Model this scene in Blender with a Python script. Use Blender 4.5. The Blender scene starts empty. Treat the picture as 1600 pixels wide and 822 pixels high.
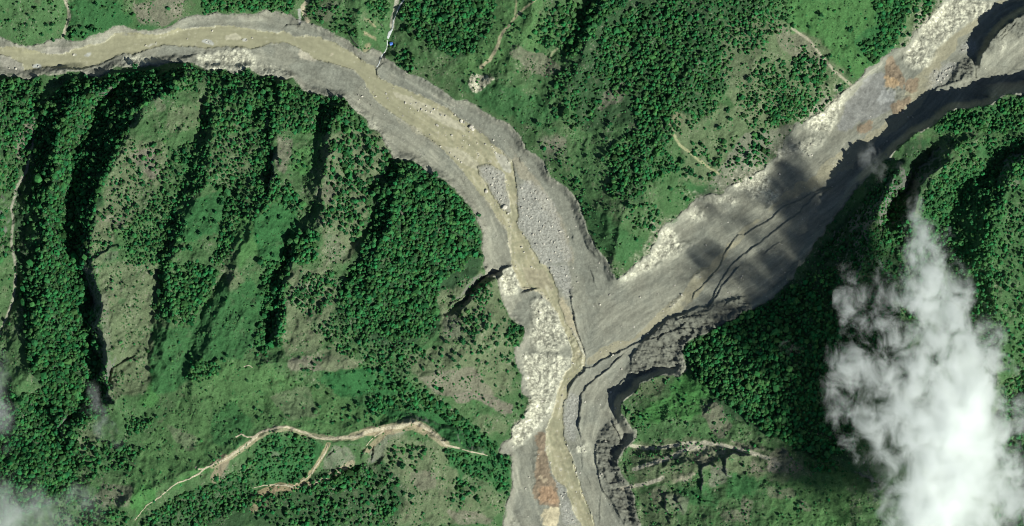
import bpy, bmesh, math, time
import numpy as np
from mathutils import Vector
T0 = time.time()
C = bpy.context.scene
# ------------------------------------------------------------------ camera
CAM_H = 20000.0
cam_d = bpy.data.cameras.new('camera'); cam = bpy.data.objects.new('camera', cam_d)
C.collection.objects.link(cam); C.camera = cam
cam.location = (0, 0, CAM_H); cam.rotation_euler = (0, 0, 0)
cam_d.sensor_width = 36; cam_d.lens = 36 * (CAM_H - 40) / 1600.0
cam_d.clip_start = 100; cam_d.clip_end = 60000
# ------------------------------------------------------------------ sky, sun, exposure
SUN_EL = math.radians(41)
SX, SY = 0.80, -0.60                      # horizontal direction towards the sun (x right, y up in the picture)
w = bpy.data.worlds.new('World'); C.world = w; w.use_nodes = True
wn = w.node_tree.nodes; wl = w.node_tree.links; wn.clear()
sky = wn.new('ShaderNodeTexSky'); sky.sky_type = 'NISHITA'; sky.sun_disc = False
sky.sun_elevation = SUN_EL; sky.sun_rotation = math.atan2(SX, SY)
sky.altitude = 1500; sky.air_density = 1.0; sky.dust_density = 0.6
bg = wn.new('ShaderNodeBackground'); bg.inputs[1].default_value = 0.05
wo = wn.new('ShaderNodeOutputWorld'); wl.new(sky.outputs[0], bg.inputs[0]); wl.new(bg.outputs[0], wo.inputs[0])
ld = bpy.data.lights.new('sun', 'SUN'); ld.energy = 5.0; ld.angle = math.radians(0.5); ld.color = (1.0, 1.0, 0.93)
lo = bpy.data.objects.new('sun', ld); C.collection.objects.link(lo)
sd = Vector((SX * math.cos(SUN_EL), SY * math.cos(SUN_EL), math.sin(SUN_EL)))
lo.rotation_euler = sd.to_track_quat('Z', 'Y').to_euler()
C.view_settings.view_transform = 'Standard'; C.view_settings.look = 'None'
C.view_settings.exposure = 0.08; C.view_settings.gamma = 1.0; C.view_settings.use_curve_mapping = False
C.render.engine = 'CYCLES'
C.cycles.max_bounces = 16; C.cycles.diffuse_bounces = 2; C.cycles.glossy_bounces = 1
C.cycles.volume_bounces = 16; C.cycles.volume_step_rate = 1.0; C.cycles.transparent_max_bounces = 8
C.cycles.use_denoising = True; C.cycles.denoiser = 'OPENIMAGEDENOISE'; C.cycles.denoising_input_passes = 'RGB_ALBEDO_NORMAL'; C.cycles.denoising_prefilter = 'ACCURATE'; C.cycles.sample_clamp_indirect = 1.5; C.cycles.filter_width = 1.05; C.cycles.use_adaptive_sampling = False
# ------------------------------------------------------------------ numeric helpers
RNG = np.random.default_rng(7)
_perm = RNG.permutation(256).astype(np.int32); _perm = np.concatenate([_perm, _perm, _perm])
_ga = np.linspace(0, 2 * np.pi, 32, endpoint=False); _gx, _gy = np.cos(_ga), np.sin(_ga)
def perlin(x, y, seed=0):
    xi = np.floor(x).astype(np.int64); yi = np.floor(y).astype(np.int64)
    xf = x - xi; yf = y - yi
    xi = (xi + seed * 37) & 255; yi = (yi + seed * 91) & 255
    u = xf * xf * xf * (xf * (xf * 6 - 15) + 10); v = yf * yf * yf * (yf * (yf * 6 - 15) + 10)
    def g(ax, ay, fx, fy):
        h = _perm[_perm[ax & 255] + (ay & 255)] & 31
        return _gx[h] * fx + _gy[h] * fy
    a = g(xi, yi, xf, yf); b = g(xi + 1, yi, xf - 1, yf)
    c = g(xi, yi + 1, xf, yf - 1); d = g(xi + 1, yi + 1, xf - 1, yf - 1)
    return (a + u * (b - a)) + v * ((c + u * (d - c)) - (a + u * (b - a)))
def fbm(x, y, wl_, oct_, seed=0, gain=0.5):
    s = 0; a = 1.0; t = 0
    for i in range(oct_):
        s = s + a * perlin(x / wl_, y / wl_, seed + i); t += a; a *= gain; wl_ = wl_ / 2.03
    return s / t * 1.6
def ridged(x, y, wl_, oct_, seed=0, gain=0.5):
    s = 0; a = 1.0; t = 0
    for i in range(oct_):
        s = s + a * (1 - 2.2 * np.abs(perlin(x / wl_, y / wl_, seed + i))); t += a; a *= gain; wl_ = wl_ / 2.03
    return s / t
def sstep(a, b, x):
    t = np.clip((x - a) / (b - a), 0, 1); return t * t * (3 - 2 * t)
def T(c, r, *pts):                                  # points read off a fourfold enlargement of one sixteenth of the photograph
    oy = (0, 206, 412, 616)[r]
    return [(c * 400 + p[0] / 3.99, oy + p[1] / 3.99) for p in pts]
def TR(c, r, *pts): return [(c * 400 + p[0] / 3.99, (0, 206, 412, 616)[r] + p[1] / 3.99, p[2]) for p in pts]
def raster(poly, pad, step=1.0):
    p = np.array(poly, float); x0, y0 = p.min(0) - pad; x1, y1 = p.max(0) + pad
    nx = int((x1 - x0) / step) + 2; ny = int((y1 - y0) / step) + 2
    X = x0 + np.arange(nx) * step
    M = np.zeros((ny, nx), np.float32)
    Y = y0 + np.arange(ny) * step
    q = np.roll(p, -1, 0)
    for (ax, ay), (bx, by) in zip(p, q):
        if ay == by: continue
        lo_, hi_ = min(ay, by), max(ay, by)
        rows = np.where((Y >= lo_) & (Y < hi_))[0]
        if not len(rows): continue
        xc = ax + (Y[rows] - ay) / (by - ay) * (bx - ax)
        k = np.clip(np.ceil((xc - x0) / step).astype(int), 0, nx)
        for r_, kk in zip(rows, k): M[r_, kk:] = 1 - M[r_, kk:]
    return M, x0, y0, step
def blur(M, r, passes=2):
    r = int(max(1, r))
    for _ in range(passes):
        for ax in (0, 1):
            P = np.pad(M, [(r + 1, r) if a == ax else (0, 0) for a in (0, 1)], mode='edge')
            Q = np.cumsum(P, axis=ax, dtype=np.float64)
            n = M.shape[ax]
            M = ((np.take(Q, np.arange(2 * r + 1, 2 * r + 1 + n), ax) - np.take(Q, np.arange(n), ax)) / (2 * r + 1)).astype(np.float32)
    return M
def bilin(M, x0, y0, st, x, y):
    fx = np.clip((x - x0) / st, 0, M.shape[1] - 1.001); fy = np.clip((y - y0) / st, 0, M.shape[0] - 1.001)
    i = fx.astype(np.int64); j = fy.astype(np.int64); a = fx - i; b = fy - j
    return (M[j, i] * (1 - a) + M[j, i + 1] * a) * (1 - b) + (M[j + 1, i] * (1 - a) + M[j + 1, i + 1] * a) * b
def mask_at(poly, soft, x, y):                      # soft coverage of a polygon at points x, y
    m = np.zeros(x.shape, np.float32)
    pad = soft * 3 + 3
    M, x0, y0, st = raster(poly, pad)
    M = blur(M, soft)
    s = (x > x0) & (x < x0 + M.shape[1] - 1) & (y > y0) & (y < y0 + M.shape[0] - 1)
    m[s] = bilin(M, x0, y0, st, x[s], y[s]); return m
def resample(line, step=1.0):
    p = np.array(line, float); out = []
    for a, b in zip(p[:-1], p[1:]):
        n = max(1, int(np.hypot(*(b - a)[:2]) / step)); t = np.arange(n)[:, None] / n
        out.append(a + (b - a) * t)
    out.append(p[-1:]); return np.concatenate(out)
def seg_dist(line, x, y):                           # distance, signed side (+ = right-hand side looking along, y down), arc length
    best = np.full(x.shape, 1e9); side = np.zeros(x.shape); arc = np.zeros(x.shape); acc = 0
    for (ax, ay), (bx, by) in zip(line[:-1], line[1:]):
        dx, dy = bx - ax, by - ay; L2 = dx * dx + dy * dy + 1e-9; L = math.sqrt(L2)
        t = np.clip(((x - ax) * dx + (y - ay) * dy) / L2, 0, 1)
        d = np.hypot(x - ax - t * dx, y - ay - t * dy)
        k = d < best
        best[k] = d[k]; side[k] = np.sign(dx * (y - ay) - dy * (x - ax))[k]; arc[k] = (acc + t * L)[k]; acc += L
    return best, side, arc, acc
ca, sa_ = math.cos(-0.45), math.sin(-0.45)
# ------------------------------------------------------------------ outlines of the valley
NB = ([(-500, 20), (-120, 50)] + T(0,0,(-20,225),(40,255),(100,270),(180,285),(260,270),(330,240),(390,235),(440,255),(520,250),(560,220),(640,200),(700,165),(760,160),(840,180),(900,190),(1000,180),(1080,155),(1140,110),(1200,95),(1300,90),(1340,70),(1400,90),(1470,80),(1596,85))
    + T(1,0,(60,62),(130,70),(200,85),(260,120),(330,140),(400,160),(500,220),(560,240),(620,290),(680,325),(720,300),(780,320),(830,370),(880,410),(960,460),(1060,490),(1140,550),(1200,590),(1250,630),(1310,620),(1380,660),(1450,710),(1520,745),(1596,780))
    + T(2,1,(40,10),(70,60),(90,110),(200,170),(215,230),(250,290),(330,330),(390,400),(420,450),(440,520),(480,620),(520,720),(570,770),(620,822))
    + T(2,2,(630,60),(650,105)) + T(2,1,(760,830),(850,760),(890,690),(905,610),(960,570),(1040,530),(1130,430),(1200,395),(1300,390),(1350,340),(1450,290),(1540,250),(1596,200))
    + T(3,1,(60,130),(120,30)) + T(3,0,(180,770),(300,720),(420,620),(520,530),(600,470),(640,410),(740,340),(800,310),(870,270),(900,220),(930,170),(1000,130),(1050,60),(1100,0)) + [(1560, -120), (1800, -400)])
SB = ([(2300, -150), (1850, 60), (1700, 120), (1600,147),(1575,148),(1563,152),(1545,165),(1517,169),(1493,169),(1476,178),(1469,185),(1460,196),(1439,205),(1428,210),(1400,235),(1370,262),(1345,285),(1328,310),(1300,345),(1275,380),(1255,409),(1238,435),(1207,467)]
    + T(2,2,(1500,290),(1430,300),(1400,350),(1330,370),(1290,400),(1230,430),(1100,480),(1060,540),(1070,600),(1090,660)) + [(1062, 590),(1052,588),(1038,586),(1028,589),(1013,595),(1000,598),(996,610),(986,618),(970,628),(971,643)]
    + T(2,3,(720,200),(780,230),(780,280),(730,320),(670,400),(660,450),(700,520),(740,580),(770,640),(770,700),(800,822)) + [(1010, 900), (1040, 1250)])
WB = ([(660, 1250), (740, 950), (785, 822), (790, 790), (798, 765), (799, 712)] + T(1,3,(1510,372),(1510,340),(1540,300),(1596,260))
    + T(2,3,(0,200),(50,170),(100,90),(130,40),(60,0)) + T(2,2,(60,700),(20,620),(0,520),(60,500),(80,410),(0,350)) + T(1,2,(1550,270),(1510,130),(1500,80),(1430,80),(1420,30),(1420,0))
    + T(1,1,(1410,740),(1410,620),(1380,560),(1340,470),(1270,400),(1230,350),(1160,290),(1090,270),(1040,230),(980,185),(920,175),(880,160),(860,180),(830,120),(800,60),(760,0))
    + T(1,0,(700,800),(690,740),(620,700),(570,640),(540,600),(470,610),(400,590),(300,570),(260,530),(220,480),(190,490),(100,470),(30,480),(0,460))
    + T(0,0,(1540,415),(1500,440),(1450,465),(1400,430),(1300,435),(1240,420),(1180,390),(1060,385),(980,410),(880,420),(800,420),(720,410),(660,460),(600,490),(540,470),(500,440),(430,440),(380,470),(260,460),(200,490),(150,500),(120,480),(0,465)) + [(-120, 105), (-500, 75)])
VALLEY = NB + SB + WB
# water: muddy main river
RIVER = ([(-500, 40), (-100, 70)] + T(0,0,(0,290),(150,295),(240,325),(330,340),(400,330),(470,298),(640,265),(720,205),(870,200),(900,215),(980,215),(1100,180),(1180,170),(1300,165),(1440,160),(1596,185))
    + T(1,0,(130,205),(160,190),(240,220),(380,225),(500,270),(600,325),(690,395),(745,415),(760,480),(900,545),(1020,590),(1200,680),(1290,750),(1400,822))
    + T(1,1,(1460,60),(1540,120),(1590,200)) + T(2,1,(0,150),(30,330),(40,600),(100,680),(180,822))
    + T(2,2,(210,0),(250,80),(290,160),(300,260),(340,370),(400,470),(440,560),(465,600),(455,650),(370,740),(345,822)) + T(2,3,(320,80),(320,200),(330,290),(370,370),(400,480),(430,600),(470,680),(520,822)) + [(955, 950), (980, 1250)]
    + [(860, 1250), (925, 920)] + T(2,3,(430,822),(370,690),(340,590),(260,520),(240,450),(215,350),(215,220),(230,170),(275,60),(285,0)) + T(2,2,(300,740),(340,680),(370,640),(380,560),(340,450),(300,360),(270,290),(230,220),(190,175),(120,160),(60,150),(30,90),(0,20))
    + T(1,1,(1590,780),(1575,690),(1560,600),(1500,530),(1450,440),(1390,380),(1340,310),(1280,230),(1200,150),(1120,70),(1020,0))
    + T(1,0,(1000,800),(870,720),(760,640),(710,580),(670,500),(620,440),(500,400),(380,370),(260,300),(180,265),(100,265),(0,300))
    + T(0,0,(1400,290),(1280,300),(1050,278),(1000,285),(830,335),(750,340),(690,370),(610,405),(510,430),(430,430),(300,415),(250,430),(150,440),(130,395),(60,355),(0,340)) + [(-100, 88), (-500, 60)])
ISLANDS = [T(1,1,(1380,210),(1460,200),(1540,250),(1560,330),(1580,420),(1585,520),(1540,480),(1480,400),(1440,310),(1390,260))]
TRIB = ([(1850,-200)] + T(3,0,(1596,0),(1450,30),(1380,60),(1320,130),(1290,180),(1200,240),(1130,330),(1080,420),(1020,560),(960,640),(880,740),(800,822)) + T(3,1,(700,40),(600,120),(530,230),(430,250),(380,300),(280,370),(130,420),(0,500))
    + T(2,1,(1500,600),(1400,700)) + T(2,2,(1160,200),(1050,300),(950,350),(850,430),(720,510),(640,560),(540,610),(465,640),(470,600),(540,540),(650,480),(740,480),(830,400),(930,290),(1060,190),(1130,70))
    + T(2,1,(1330,740),(1440,600),(1560,530)) + T(3,1,(100,380),(300,260),(380,180),(520,80)) + T(3,0,(780,730),(870,560),(930,470),(1050,300),(1180,200),(1300,110),(1450,0)) + [(1800,-250)])
# ------------------------------------------------------------------ the height field
LX0, LY0, LX1, LY1 = -400, -400, 2000, 1222
def floor_z(x, y):
    a = np.clip((880 - x) / 880, -0.5, 1.6) * 12 * (y < 420) * np.clip((600 - y) / 200, 0, 1)
    b = np.clip((x - 900) / 700, 0, 1.6) * 26 * np.clip((640 - y) / 150, 0, 1)
    return np.maximum(a, b) + 2 + np.clip((640 - y) / 200, -1, 1) * 2
bnd = resample(VALLEY + VALLEY[:1], 3.0)
def cliff_z(p):
    x, y = p[:, 0], p[:, 1]; z = np.full(len(p), 9.0)
    se = len(resample(NB, 3.0))
    return z
nNB = len(resample(NB + SB[:1], 3.0)); nSB = len(resample(SB + WB[:1], 3.0))
bz = np.full(len(bnd), 9.0); ii = np.arange(len(bnd)); bx_, by_ = bnd[:, 0], bnd[:, 1]
isS = (ii >= nNB) & (ii < nNB + nSB)
bz = np.where(isS & (bx_ > 1420), 40, bz); bz = np.where(isS & (bx_ <= 1420) & (bx_ > 1345), 30 + 0*bx_, bz)
bz = np.where(isS & (bx_ <= 1345) & (by_ < 560), 5, bz)
bz = np.where(isS & (by_ > 585) & (by_ < 660), 22, bz); bz = np.where(isS & (by_ >= 660) & (by_ < 720), 16, bz)
bz = np.where((~isS) & (ii > nNB) & (bx_ < 640), 7, bz)
bz = bz + floor_z(bx_, by_)
def dist_to(points, st):
    gx = np.arange(LX0, LX1 + 1, st); gy = np.arange(LY0, LY1 + 1, st)
    D = np.full((len(gy), len(gx)), 1e9, np.float32)
    X, Y = np.meshgrid(gx, gy)
    for k in range(0, len(points), 64):
        p = points[k:k + 64]
        D = np.minimum(D, np.min(np.hypot(X[None] - p[:, 0, None, None], Y[None] - p[:, 1, None, None]), 0))
    return D
D8 = dist_to(bnd[::2], 12)
def dval(x, y): return bilin(D8, LX0, LY0, 12, x, y)
def base(x, y):                                     # broad shape of the hills: they rise away from the valleys
    d = dval(x, y)
    k = np.where(x > 960, 0.38, 0.42)
    return 10 + floor_z(x, y) + 130 * (1 - np.exp(-d * k / 130))
# ridges (+) and gullies (-), relative to the broad shape
LINES = [
 (-15, T(0,0,(430,480),(240,620),(220,700))+T(0,1,(225,0),(200,100),(165,250),(110,350),(80,480),(90,560),(75,680),(105,822))+T(0,2,(115,0),(110,150),(90,270),(50,360),(30,440),(0,480))+[(-30,560),(-60,700)]),
 (14, [(-10,140),(5,210),(-5,300),(-10,400),(-40,470)]),
 (10, T(0,0,(740,520),(650,570),(560,560),(480,640),(400,740))+T(0,1,(380,100),(340,300),(300,460),(330,640),(300,822))+T(0,2,(300,200),(240,500),(120,760))+T(0,3,(130,200),(60,500))),
 (-16, T(0,0,(780,500),(660,600),(620,700),(600,822))+T(0,1,(530,20),(470,120),(445,210),(460,310),(450,420),(480,520),(430,600),(480,700),(500,822))+T(0,2,(540,200),(560,500),(620,700))+T(0,3,(480,60),(400,240))),
 (20, [(298,112),(270,138),(242,155),(225,177),(203,200),(195,218),(186,251),(176,271),(163,294),(153,316),(150,346),(145,366),(141,396),(153,420),(155,450),(160,475),(163,512),(168,542),(168,575),(176,610),(180,650)]),
 (-10, T(0,2,(900,560),(790,600),(710,660),(690,760))+T(0,3,(640,100),(560,160))),
 (-9, [(322,150),(310,220),(290,270),(276,319),(266,356),(253,386),(250,427),(248,472),(241,495),(238,530),(235,572),(225,610)]),
 (4, [(345,140),(335,230),(312,300),(292,350),(277,390),(268,430),(272,470),(262,530),(255,580)]),
 (-8, [(395,150),(385,230),(372,300),(361,361),(350,394),(340,430),(325,470),(306,507),(298,537),(288,562),(278,600),(274,645)]),
 (6, [(440,125),(434,180),(431,206),(430,256),(420,300),(395,345),(380,400),(360,450),(345,500),(320,560),(300,610)]),
 (-8, [(415,190),(417,216),(424,262),(412,300)]),
 (-11, [(505,150),(500,200),(490,256),(480,300),(476,346),(452,369),(443,400),(430,420),(425,462),(424,512),(418,545)]),
 (11, [(540,160),(520,206),(512,240),(507,281),(503,311),(500,350),(490,372),(472,400),(456,430),(447,450),(446,490),(447,520),(440,548)]),
 (-10, [(612,235),(606,264),(593,286),(582,306),(577,331),(572,356),(560,376),(550,401),(548,425),(535,450)]),
 (8, [(650,262),(625,290),(610,330),(600,380),(590,430),(570,480)]),
 (-16, [(800,413),(776,427),(758,432),(733,457),(705,475),(693,487),(680,500)]),
 (2, [(790,428),(770,440),(745,463),(715,485)]), (6, [(760,420),(735,437),(710,460)]),
 (18, [(180,790),(250,758),(300,735),(345,715),(385,682),(440,670),(500,684),(560,683),(600,665),(640,656),(690,690),(720,702),(760,710)]),
 (-6, [(420,590),(500,600),(580,612),(650,640),(720,670),(780,700)]), (12, [(390,572),(440,566),(500,573),(560,572)]),
 (-14, T(0,3,(210,0),(290,170),(410,350))+[(120,760),(150,822)]), (8, [(90,640),(120,690),(160,730)]),(10, [(20,640),(60,730),(90,822)]),
 (-14, [(330,800),(400,760),(480,740),(560,730),(600,715)]), (-8, [(560,740),(640,790),(680,840)]),
 (10, [(780,480),(740,540),(690,590),(620,580)]),
 # wedge between the valleys
 (10, [(955,420),(975,340),(1010,250),(1050,180),(1090,90),(1110,0),(1120,-100)]), (-8, [(890,240),(930,170),(980,90),(1010,0)]), (8,[(870,190),(900,120),(925,50),(950,-10)]),
 (-10, [(835,110),(870,80),(905,40),(930,-10)]), (10, [(790,150),(800,90),(835,30),(850,-20)]), (-12, [(592,98),(605,75),(612,45),(620,0),(630,-60)]), (-10,[(470,38),(475,0),(480,-60)]), (-10,[(97,60),(105,30),(100,-20)]),
 (8, [(560,70),(560,20),(570,-30)]), (-8, [(1330,120),(1280,80),(1250,40),(1230,-20)]), (8,[(1240,190),(1200,120),(1180,50),(1180,-40)]),
 (-8, [(1430,45),(1400,0),(1390,-50)]),
 # south-east hill
 (37, T(3,1,(830,170),(790,300),(760,400),(700,500),(650,580),(600,700))+[(1345,420),(1335,450)]), (-12, [(1268,412),(1306,370),(1336,330)]),
 (-10, T(3,1,(1060,100),(960,200),(850,330),(800,420),(760,560))), (19, T(3,0,(1400,760),(1320,822))+T(3,1,(1230,60),(1150,150),(1080,240),(1000,300),(940,370),(930,450),(880,600),(860,760))),
 (-11, T(3,1,(1596,120),(1400,230),(1290,290),(1180,400),(1120,500),(1090,640),(1100,800))+[(1480,460),(1470,540)]),
 (17, [(1640,215),(1600,246),(1576,281),(1563,306),(1551,331),(1546,361),(1538,412),(1548,470),(1560,540),(1555,620)]),
 (-10, [(1590,600),(1575,680),(1580,760),(1560,840)]), (14,[(1290,500),(1310,600),(1330,680),(1370,760)]), (-8, [(1120,660),(1200,700),(1300,720),(1400,770)]),
 (6,[(985,660),(1050,650),(1110,640),(1150,620)]), (-5,[(985,700),(1080,697),(1180,705),(1260,712)]),
 (6,[(1000,730),(1080,722),(1140,725)]),
 # gorge rim in the grey rock at the top right
]
GOR = [(-1, T(3,0,(1290,395),(1310,330),(1345,260),(1385,190),(1450,110),(1540,60),(1596,25))), (22, T(3,0,(1320,400),(1340,335),(1385,265),(1430,195),(1505,120),(1596,70))+[(1700,-20)]), (18, T(3,0,(1596,230),(1500,260),(1420,330))+[(1590,60)]), (4, T(3,0,(1300,420),(1400,425),(1596,425))+[(1700,110)]), (2, T(3,0,(1200,530),(1400,520),(1596,500)))]
def solve():
    pts = []
    for rel, ln in LINES:
        q = resample(ln, 2.0); n = len(q)
        env = np.clip(np.minimum(np.arange(n), np.arange(n)[::-1]) / 8.0, 0.25, 1)
        z = base(q[:, 0], q[:, 1]) + rel * env * 1.15
        pts.append(np.column_stack([q, z]))
    for rel, ln in GOR:
        q = resample(ln, 2.0); pts.append(np.column_stack([q, floor_z(q[:, 0], q[:, 1]) + rel]))
    pts.append(np.column_stack([bx_, by_, bz]))
    # broad shape on a sparse lattice far from any line keeps the hills up
    P = np.concatenate(pts)
    H = None
    for st, it in ((48, 300), (24, 160), (12, 120), (6, 90), (3, 60)):
        gx = np.arange(LX0, LX1 + 1, st); gy = np.arange(LY0, LY1 + 1, st)
        X, Y = np.meshgrid(gx, gy)
        if H is None: H = base(X, Y)
        else: H = bilin(H, LX0, LY0, st * 2, X.astype(float), Y.astype(float))
        j = np.clip(((P[:, 1] - LY0) / st).round().astype(int), 0, len(gy) - 1); i = np.clip(((P[:, 0] - LX0) / st).round().astype(int), 0, len(gx) - 1)
        S = np.zeros(H.shape); N = np.zeros(H.shape); np.add.at(S, (j, i), P[:, 2]); np.add.at(N, (j, i), 1)
        fix = N > 0; val = np.where(fix, S / np.maximum(N, 1), 0)
        inside = bilin(VM, VX0, VY0, VST, X.astype(float), Y.astype(float)) > 0.5
        dv = dval(X, Y)
        gor = inside & (X > 1505) & (Y > -100) & (Y < 150) & (X - 1505 > (75 - Y) * 1.2)
        fl = inside & (dv > 11) & ~gor
        val = np.where(fl, floor_z(X, Y), val); fix = fix | fl
        B = base(X, Y); 
        pull = 0.02 * (st / 12.0) ** 2 / (1 + 0.02 * (st / 12.0) ** 2)
        for _ in range(it):
            Pd = np.pad(H, 1, mode='edge')
            A = (Pd[:-2, 1:-1] + Pd[2:, 1:-1] + Pd[1:-1, :-2] + Pd[1:-1, 2:]) * 0.25
            A = A + (B - A) * pull * (~inside)
            H = np.where(fix, val, A)
    return H, 3
VM, VX0, VY0, VST = raster(VALLEY, 8, 2.0)
HL, HST = solve()
print('laplace', round(time.time() - T0, 1))
# mesh grid: fine in view, growing outwards
def axis(half, fine, step, far):
    a = list(np.arange(0, fine + step, step)); s = step
    while a[-1] < far: s *= 1.12; a.append(a[-1] + s)
    a = np.array(a); return np.concatenate([-a[::-1], a[1:]])
STEP = 1.25
ax = axis(800, 830, STEP, 6500); ay = axis(411, 440, STEP, 6500)
GX, GY = np.meshgrid(ax, ay)                         # world, metres
U = GX + 800.0; V = 411.0 - GY                       # picture-plan coordinates
nyv, nxv = GX.shape
wamp = 2.8 + 4.0 * np.exp(-(np.hypot(U - 985, V - 640) / 70) ** 2) + 5.0 * sstep(950, 1010, U) * sstep(460, 420, V) * sstep(0, 60, V)
WU = U + wamp * fbm(U, V, 22, 3, 11) + 2.0 * fbm(U, V, 6, 3, 15, .65); WV = V + wamp * fbm(U, V, 22, 3, 31) + 2.0 * fbm(U, V, 6, 3, 35, .65)
f32 = np.float32
vm = bilin(blur(VM, 1, 1), VX0, VY0, VST, WU, WV)
vm = np.where((U < VX0) | (U > VX0 + VM.shape[1] * 2) | (V < VY0) | (V > VY0 + VM.shape[0] * 2), 0, vm)
valley = vm > 0.5
riv = mask_at(RIVER, 1, WU, WV)
for isl in ISLANDS: riv = riv * (1 - mask_at(isl, 1, WU, WV))
river = (riv > 0.5) & valley
trib = mask_at(TRIB, 2, WU, WV) * valley
wa = sstep(8, 45, dval(U, V)) * (bilin(VM, VX0, VY0, VST, U, V) < .5)
H = bilin(HL, LX0, LY0, HST, U + (1.5 + 6 * wa) * fbm(U, V, 18, 4, 51, .6) + wa * 17 * fbm(U, V, 62, 3, 57), V + (1.5 + 6 * wa) * fbm(U, V, 18, 4, 52, .6) + wa * 17 * fbm(U, V, 62, 3, 58))
far = sstep(0, 900, np.maximum(np.maximum(-400 - U, U - 2000), np.maximum(-400 - V, V - 1222)))
H = H + far * (120 * fbm(U, V, 700, 4, 77))
hill = 1 - sstep(0.35, 0.65, vm)
dv = dval(U, V) * (1 - far)
# roughness of the hillsides: spurs and rills running down
amp = hill * np.clip(dv / 25, 0.2, 1)
westm = sstep(880, 760, U) * sstep(100, 160, V) * sstep(640, 540, V)
H += amp * (5.0 * ridged(U * 1.0, V * 0.75, 62, 4, 3, 0.55) + 2.6 * fbm(U, V, 16, 3, 9) + westm * 7.5 * ridged((U + .35 * V) * .95, V * 0.55 - .15 * U, 46, 5, 13, .58) + sstep(930, 1000, U) * sstep(540, 600, V) * 5 * ridged(U * .35 + V * .1, V, 34, 4, 17, .6) * sstep(0, 40, dv) + sstep(1180, 1420, U) * sstep(620, 500, V) * 5 * ridged(U * .8 + V * .5, V * .8 - U * .3, 48, 4, 19, .55))
SCARPS = []
def scarp(line, side, h, L, warp=1.0, taper=12):
    global H
    p = np.array(line); x0, y0 = p.min(0) - L * 5 - 4; x1, y1 = p.max(0) + L * 5 + 4
    s = (U > x0) & (U < x1) & (V > y0) & (V < y1)
    x = U[s] + warp * 2.2 * fbm(U[s], V[s], 13, 3, 61); y = V[s] + warp * 2.2 * fbm(U[s], V[s], 13, 3, 62)
    d, sg, arc, tot = seg_dist(line, x, y)
    env = np.clip(np.minimum(arc, tot - arc) / taper, 0, 1) * (0.75 + 0.5 * fbm(arc, 0 * arc, 20, 2, 5))
    H[s] += np.where(sg * side > 0, h * np.exp(-d / L) * env * sstep(-0.2, 0.8, d), 0)
    SCARPS.append((line, side))
# cracks and little terrace steps in the mud (side: +1 = right of the direction of travel)
scarp(T(2,2,(350,150),(370,200),(370,260),(385,310),(400,400),(430,480),(460,560),(465,600)), -1, 5, 9)
scarp(T(2,2,(340,822),(360,770),(400,710),(455,670),(460,650),(510,645),(560,605),(630,570),(690,540),(720,520),(800,490),(870,440),(920,390),(970,345),(1080,310),(1160,270),(1230,270),(1270,210),(1310,140),(1370,70),(1430,0)), 1, 4.5, 12)
scarp(T(2,2,(430,822),(460,770),(530,710),(600,660),(650,600),(710,550)), 1, 4.5, 9)
scarp(T(2,3,(435,-10),(425,100),(415,200),(430,290)), -1, 7, 10)
scarp(T(2,2,(1115,250),(1140,180),(1220,110),(1300,10))+T(2,1,(1320,760),(1370,690),(1410,640),(1450,640),(1530,590),(1596,560))+T(3,1,(90,470),(190,430),(300,370),(430,340),(500,330)), 1, 3.2, 8)
scarp(T(2,2,(1240,240),(1280,150),(1340,50),(1370,0))+T(3,1,(0,650),(100,570),(200,500),(230,460),(300,390),(360,360),(440,345)), 1, 3.5, 8)
scarp(T(3,1,(-40,770),(0,735),(60,690),(110,680)), 1, 2.5, 6)
scarp(T(2,3,(520,830),(490,730),(440,640),(420,560),(390,450),(365,370),(385,340)), -1, 4, 8)
scarp(T(2,3,(690,800),(640,700),(570,610),(545,530),(525,430),(520,340),(535,290)), 1, 5, 9)
scarp(T(2,3,(435,370),(440,470),(480,540),(500,600)), -1, 2, 6)
scarp(T(2,3,(545,822),(545,720),(555,620)), 1, 2.5, 6)
scarp(T(2,3,(620,150),(640,200),(670,260),(690,300)), -1, 8, 8)
scarp(T(2,3,(700,420),(715,480),(730,560)), -1, 5, 7)
scarp(T(2,2,(740,640),(745,580),(780,540),(860,545)), 1, 5, 7)
scarp(T(2,2,(1000,360),(1100,330),(1190,320),(1270,300)), 1, 4, 8); scarp(T(2,2,(1020,410),(1100,400),(1190,400)), 1, 5, 7); scarp(T(2,2,(900,480),(960,430),(1040,410),(1110,340)), 1, 5, 7)
scarp(T(2,2,(1300,290),(1340,240),(1420,210),(1470,200)), 1, 4, 8)
scarp(T(2,2,(810,480),(880,470),(960,440)), 1, 3.5, 6)
scarp(T(2,2,(470,20),(500,60),(510,120),(530,160)), -1, 3, 6)
scarp(T(2,1,(450,670),(480,730),(540,800)), -1, 4, 6); scarp(T(2,1,(490,640),(520,720),(560,790)), -1, 4, 6); scarp(T(2,1,(370,620),(380,680),(400,700)), -1, 3, 6)
scarp(T(2,1,(205,180),(215,240),(240,280)), -1, 5, 7); scarp(T(2,1,(60,140),(45,170),(60,220)), -1, 3, 6)
scarp(T(2,1,(640,640),(655,700),(655,760)), -1, 4, 6); scarp(T(2,1,(720,640),(745,690),(760,710)), -1, 4, 6)
scarp(T(3,0,(1000,600),(1060,540),(1130,520),(1200,500),(1215,475),(1300,480),(1290,400)), 1, 4, 8)
scarp(T(3,0,(1300,425),(1400,400),(1596,440)), 1, 2.5, 8)
scarp(T(3,0,(920,130),(930,200),(970,300)), -1, 4, 5); scarp(T(3,0,(940,220),(1010,250),(1070,290)), 1, 3, 5)
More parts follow.
